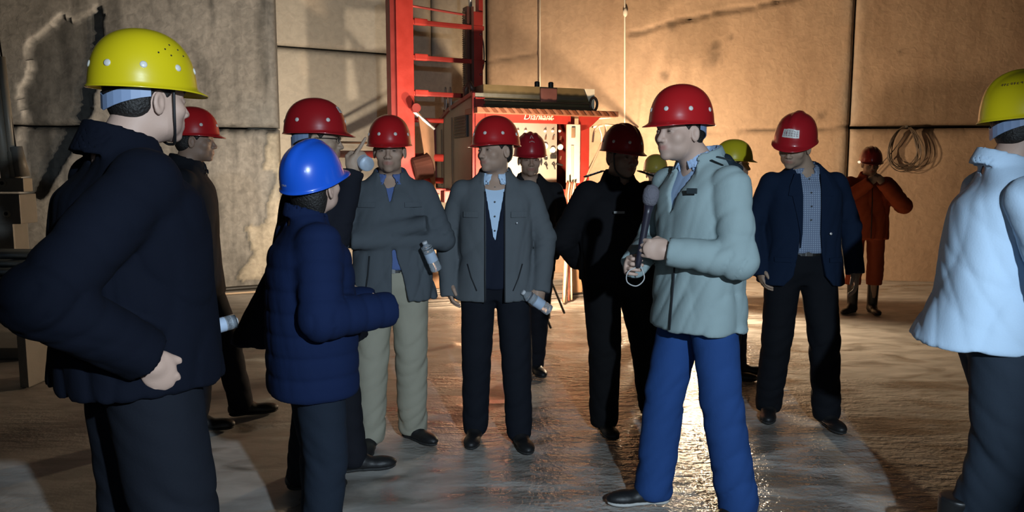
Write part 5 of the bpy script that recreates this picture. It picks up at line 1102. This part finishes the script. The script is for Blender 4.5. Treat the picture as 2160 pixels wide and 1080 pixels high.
# M: blazer
def plaid():
    m = fabric('checked_shirt', (0.26, 0.33, 0.44), 0.85); nt = m.node_tree; b = nt.nodes['Principled BSDF']; L = nt.links.new
    tc = nt.nodes.new('ShaderNodeTexCoord'); out = None
    for d, sc_ in (('X', 26), ('Z', 26)):
        wv = nt.nodes.new('ShaderNodeTexWave'); wv.bands_direction = d; wv.inputs['Scale'].default_value = sc_; L(tc.outputs['Object'], wv.inputs['Vector'])
        if out is None: out = wv.outputs['Fac']
        else:
            a = nt.nodes.new('ShaderNodeMath'); a.operation = 'MULTIPLY'; L(out, a.inputs[0]); L(wv.outputs['Fac'], a.inputs[1]); out = a.outputs[0]
    mx = nt.nodes.new('ShaderNodeMix'); mx.data_type = 'RGBA'; L(out, mx.inputs[0]); mx.inputs[6].default_value = (0.15, 0.19, 0.28, 1); mx.inputs[7].default_value = (0.36, 0.44, 0.56, 1); L(mx.outputs[2], b.inputs['Base Color']); return m
pM, sM, MM, AM = person('person in navy blazer over checked shirt, red helmet with white sticker, head bowed', (X(1690, 4.45), 4.45, 0), -2, 1.77, head=(-34, 17, -8), hoff=(0.085, 0.03, -0.01), skin=('skin_dark2', (0.33, 0.22, 0.16)), girth=1.10, feet=((0.135, -0.05, 16), (-0.15, 0.10, -4)),
    arms={'R': dict(E=(0.27, -0.04, 1.13), W=(0.24, 0.02, 0.90), hand='relaxed', n=(-1, 0, 0), over=0.05), 'L': dict(E=(-0.285, -0.04, 1.13), W=(-0.30, 0.02, 0.88), hand='relaxed', n=(0.9, -0.4, 0))},
    jacket=dict(col='navy_blazer', rgb=(0.007, 0.015, 0.036), hem=0.80, hw=(0.225, 0.155), waist=(0.195, 0.14), open=[(0.79, 0.15, 0.0), (0.86, 0.09, 0.0), (1.0, 0.062, 0.0), (1.15, 0.052, 0.0), (1.35, 0.055, 0), (1.46, 0.066, 0)], collar=('fold', 0.035, 0.065, 0.8), name='blazer', fold=0.009, seed=4),
    shirt=dict(mat=plaid(), bottom=0.985, collar=(0.03, 0.022), btn=4, off=-0.014), trousers=dict(col='black_jeans', rgb=(0.007, 0.008, 0.011), r=(0.105, 0.086, 0.074), belt=True, top=1.0, fold=0.015),
    hel=dict(colname='red_helmet_c', col=(0.38, 0.012, 0.018), style='crest', ndots=0, band=False, vis=0.040, name_label='red helmet with white lettered sticker', badge=[('plate', 92, 0.78, 0.100, 0.036, WHITE_DOT)]))
G().lathe([(0.007, 0), (0.007, 0.004), (0.002, 0.005)], 12, Matrix.Translation(Vector((-0.105, 0.150, 1.10)) * sM) @ Matrix.Rotation(-math.pi / 2, 4, 'X')).obj('button', silver, pM)
# N: worker
pN, sN, MN, AN = person('person in dusty orange work suit and rubber boots by the far wall, hands at mouth', (X(1828, 7.9), 7.9, 0), -8, 1.68, head=(0, 8, 0), skin=('skin_dark2', (0.33, 0.22, 0.16)), girth=1.15, kind_res=1.35, shoe='boot', feet=((0.12, 0.02, 40), (-0.11, 0.0, 0)),
    arms={'R': dict(S=(0.182, 0, 1.372), E=(0.32, 0.12, 1.17), W=(0.07, 0.24, 1.40), hand='grip', n=(-0.3, -0.9, 0)), 'L': dict(S=(-0.182, 0, 1.372), E=(-0.32, 0.12, 1.16), W=(-0.07, 0.24, 1.40), hand='grip', n=(0.3, -0.9, 0))},
    jacket=dict(col='orange_work_jacket', rgb=(0.28, 0.055, 0.022), hem=0.80, hw=(0.20, 0.15), waist=(0.19, 0.145), sl=(0.09, 0.085, 0.06), fold=0.02, seed=9, cross=True), trousers=dict(col='orange_work_trousers', rgb=(0.26, 0.055, 0.025), hem=0.36, r=(0.095, 0.082, 0.078), fold=0.02),
    hel=dict(colname='rust_helmet', col=(0.22, 0.02, 0.015), style='ridge', ndots=0, band=False, name_label='dark red helmet with a small lamp'))
lamp = G().lathe([(0.010, 0), (0.014, 0.02), (0.013, 0.028)], 12, Matrix.Scale(sN, 4) @ MN @ Matrix.Translation((0.13, 0.03, 0.03)) @ Matrix.Rotation(R(-90), 4, 'X')); lamp.obj('cap_lamp', mat('lamp_lens', (0.9, 0.85, 0.7), 0.3, emit=(1, 0.85, 0.6), estr=1.0), pN)
# O: right edge
pO, sO, MO, AO = person('person in white shirt and yellow helmet walking out of the right edge', (X(2112, 2.62), 2.62, 0), 74, 1.765, head=(0, -4, -2), hoff=(0, 0.01, 0.0), skin=('skin_pale', (0.46, 0.31, 0.24)), girth=1.15, lean=-0.01, shoe='boot', feet=((0.10, -0.10, 8), (-0.08, 0.12, -5)),
    arms={'R': dict(S=(0.215, 0.0, 1.36), E=(0.30, 0.07, 1.10), W=(0.24, 0.24, 0.90), hand='relaxed', n=(-1, 0, 0)), 'L': dict(E=(-0.27, 0.08, 1.12), W=(-0.22, 0.24, 0.92), hand='relaxed', n=(1, 0, 0))},
    jacket=dict(col='white_shirt', rgb=(0.46, 0.60, 0.76), hem=0.86, hw=(0.20, 0.205), waist=(0.185, 0.165), chest=(0.175, 0.155), sl=(0.080, 0.074, 0.058), collar=('fold', 0.05, 0.02), name='shirt', fold=0.012, crease=1.8, blend=0.007, seed=7, k=(4, 6, 1.5), hcy=-0.045),
    trousers=dict(col='dark_jeans', rgb=(0.026, 0.036, 0.052), r=(0.118, 0.096, 0.084), hem=0.30, fold=0.016, kf=0.06),
    hel=dict(colname='yellow_helmet', col=YEL, style='crest', ndots=0, name_label='yellow helmet with dark print', badge=[('text', -36, 0.58, 0.075, 0.011, mat('dark_print', (0.10, 0.05, 0.03), 0.6))]))

# --- sewn details of the jackets
SEAM = mat('dark_seam', (0.012, 0.014, 0.018), 0.8); ZIP = mat('zip_metal', (0.35, 0.35, 0.36), 0.35, 0.8)
jF = dict(hem=0.795, hw=(0.215, 0.15), waist=(0.195, 0.135)); fabF = MATS['grey_jacket']
for sg in (1, -1):
    front_strip(pF, sF, jF, 1.04, [(sg * 0.052, z) for z in (0.80, 0.95, 1.1, 1.25, 1.38)], 0.0035, SEAM, 'zipper')
    front_flap(pF, sF, jF, 1.04, sg * 0.085, sg * 0.165, 1.245, 1.275, fabF, 'pocket_flap')
    front_strip(pF, sF, jF, 1.04, [(sg * 0.095, 0.86), (sg * 0.125, 0.93), (sg * 0.145, 1.0)], 0.003, SEAM, 'pocket_seam')
G().lathe([(0.005, 0), (0.005, 0.004), (0.001, 0.005)], 10, Matrix.Translation(Vector((-0.115, yf(jF, 1.04, 1.22, 0.115) + 0.01, 1.215)) * sF) @ Matrix.Rotation(-math.pi / 2, 4, 'X')).obj('snap', ZIP, pF)
jE = dict(hem=0.80, hw=(0.235, 0.15), waist=(0.20, 0.14)); fabE = MATS['slate_jacket']
for sg in (1, -1):
    front_flap(pE, sE, jE, 1.05, sg * 0.075, sg * 0.165, 1.30, 1.325, fabE, 'pocket_flap')
front_strip(pE, sE, jE, 1.05, [(0.14, 0.83), (0.12, 0.95), (0.11, 1.05)], 0.004, SEAM, 'pocket_seam')
jM = dict(hem=0.80, hw=(0.225, 0.155), waist=(0.195, 0.14)); fabM = MATS['navy_blazer']
for sg in (1, -1):
    vs = []
    for (z, a, b) in ((1.43, 0.055, 0.085), (1.36, 0.052, 0.115), (1.31, 0.050, 0.125), (1.305, 0.050, 0.105), (1.2, 0.050, 0.082), (1.1, 0.050, 0.062), (1.02, 0.058, 0.060)):
        for x in (a, b):
            y = yf(jM, 1.10, z, x); vs += [Vector((sg * x, y + 0.001, z)) * sM, Vector((sg * x, y + 0.009, z)) * sM]
    fs = []
    for i in range(6):
        o = i * 4; fs += [(o + 1, o + 3, o + 7, o + 5), (o, o + 4, o + 6, o + 2), (o + 2, o + 6, o + 7, o + 3), (o, o + 1, o + 5, o + 4)]
    G().add(vs, fs).obj('lapel', fabM, pM)
    front_flap(pM, sM, jM, 1.10, sg * 0.105, sg * 0.185, 0.94, 0.965, fabM, 'pocket_flap')
jJ = dict(hem=0.785, hw=(0.19, 0.152), waist=(0.175, 0.135), chest=(0.18, 0.128))
front_strip(pJ, sJ, jJ, 1.14, [(-0.045, 0.80), (-0.042, 1.0), (-0.045, 1.2), (-0.055, 1.32)], 0.004, SEAM, 'zipper')
jN = dict(hem=0.80, hw=(0.20, 0.15), waist=(0.19, 0.145))
front_strip(pN, sN, jN, 1.15, [(0, 0.82), (0, 1.0), (0, 1.2), (0, 1.35)], 0.005, SEAM, 'placket')
# dark specks on the left yellow helmet
HA = Matrix.Scale(sA, 4) @ MA @ Matrix.Translation((0, -0.004, 0.039)); hA = [c for c in pA.children if c.name.startswith('helmet')][0]
for a, v in ((18, 0.56), (30, 0.62), (8, 0.64), (36, 0.70), (14, 0.72), (-2, 0.70)):
    p_ = helmet_fn('dots', R(a), v); n_ = Vector((p_.x, p_.y, p_.z * 0.8)).normalized()
    G().lathe([(0.0024, -0.001), (0.0024, 0.0012), (0.001, 0.0014)], 7, HA @ Matrix.Translation(p_) @ n_.to_track_quat('Z', 'Y').to_matrix().to_4x4()).obj('speck', mat('tar_speck', (0.02, 0.015, 0.01), 0.7), hA)
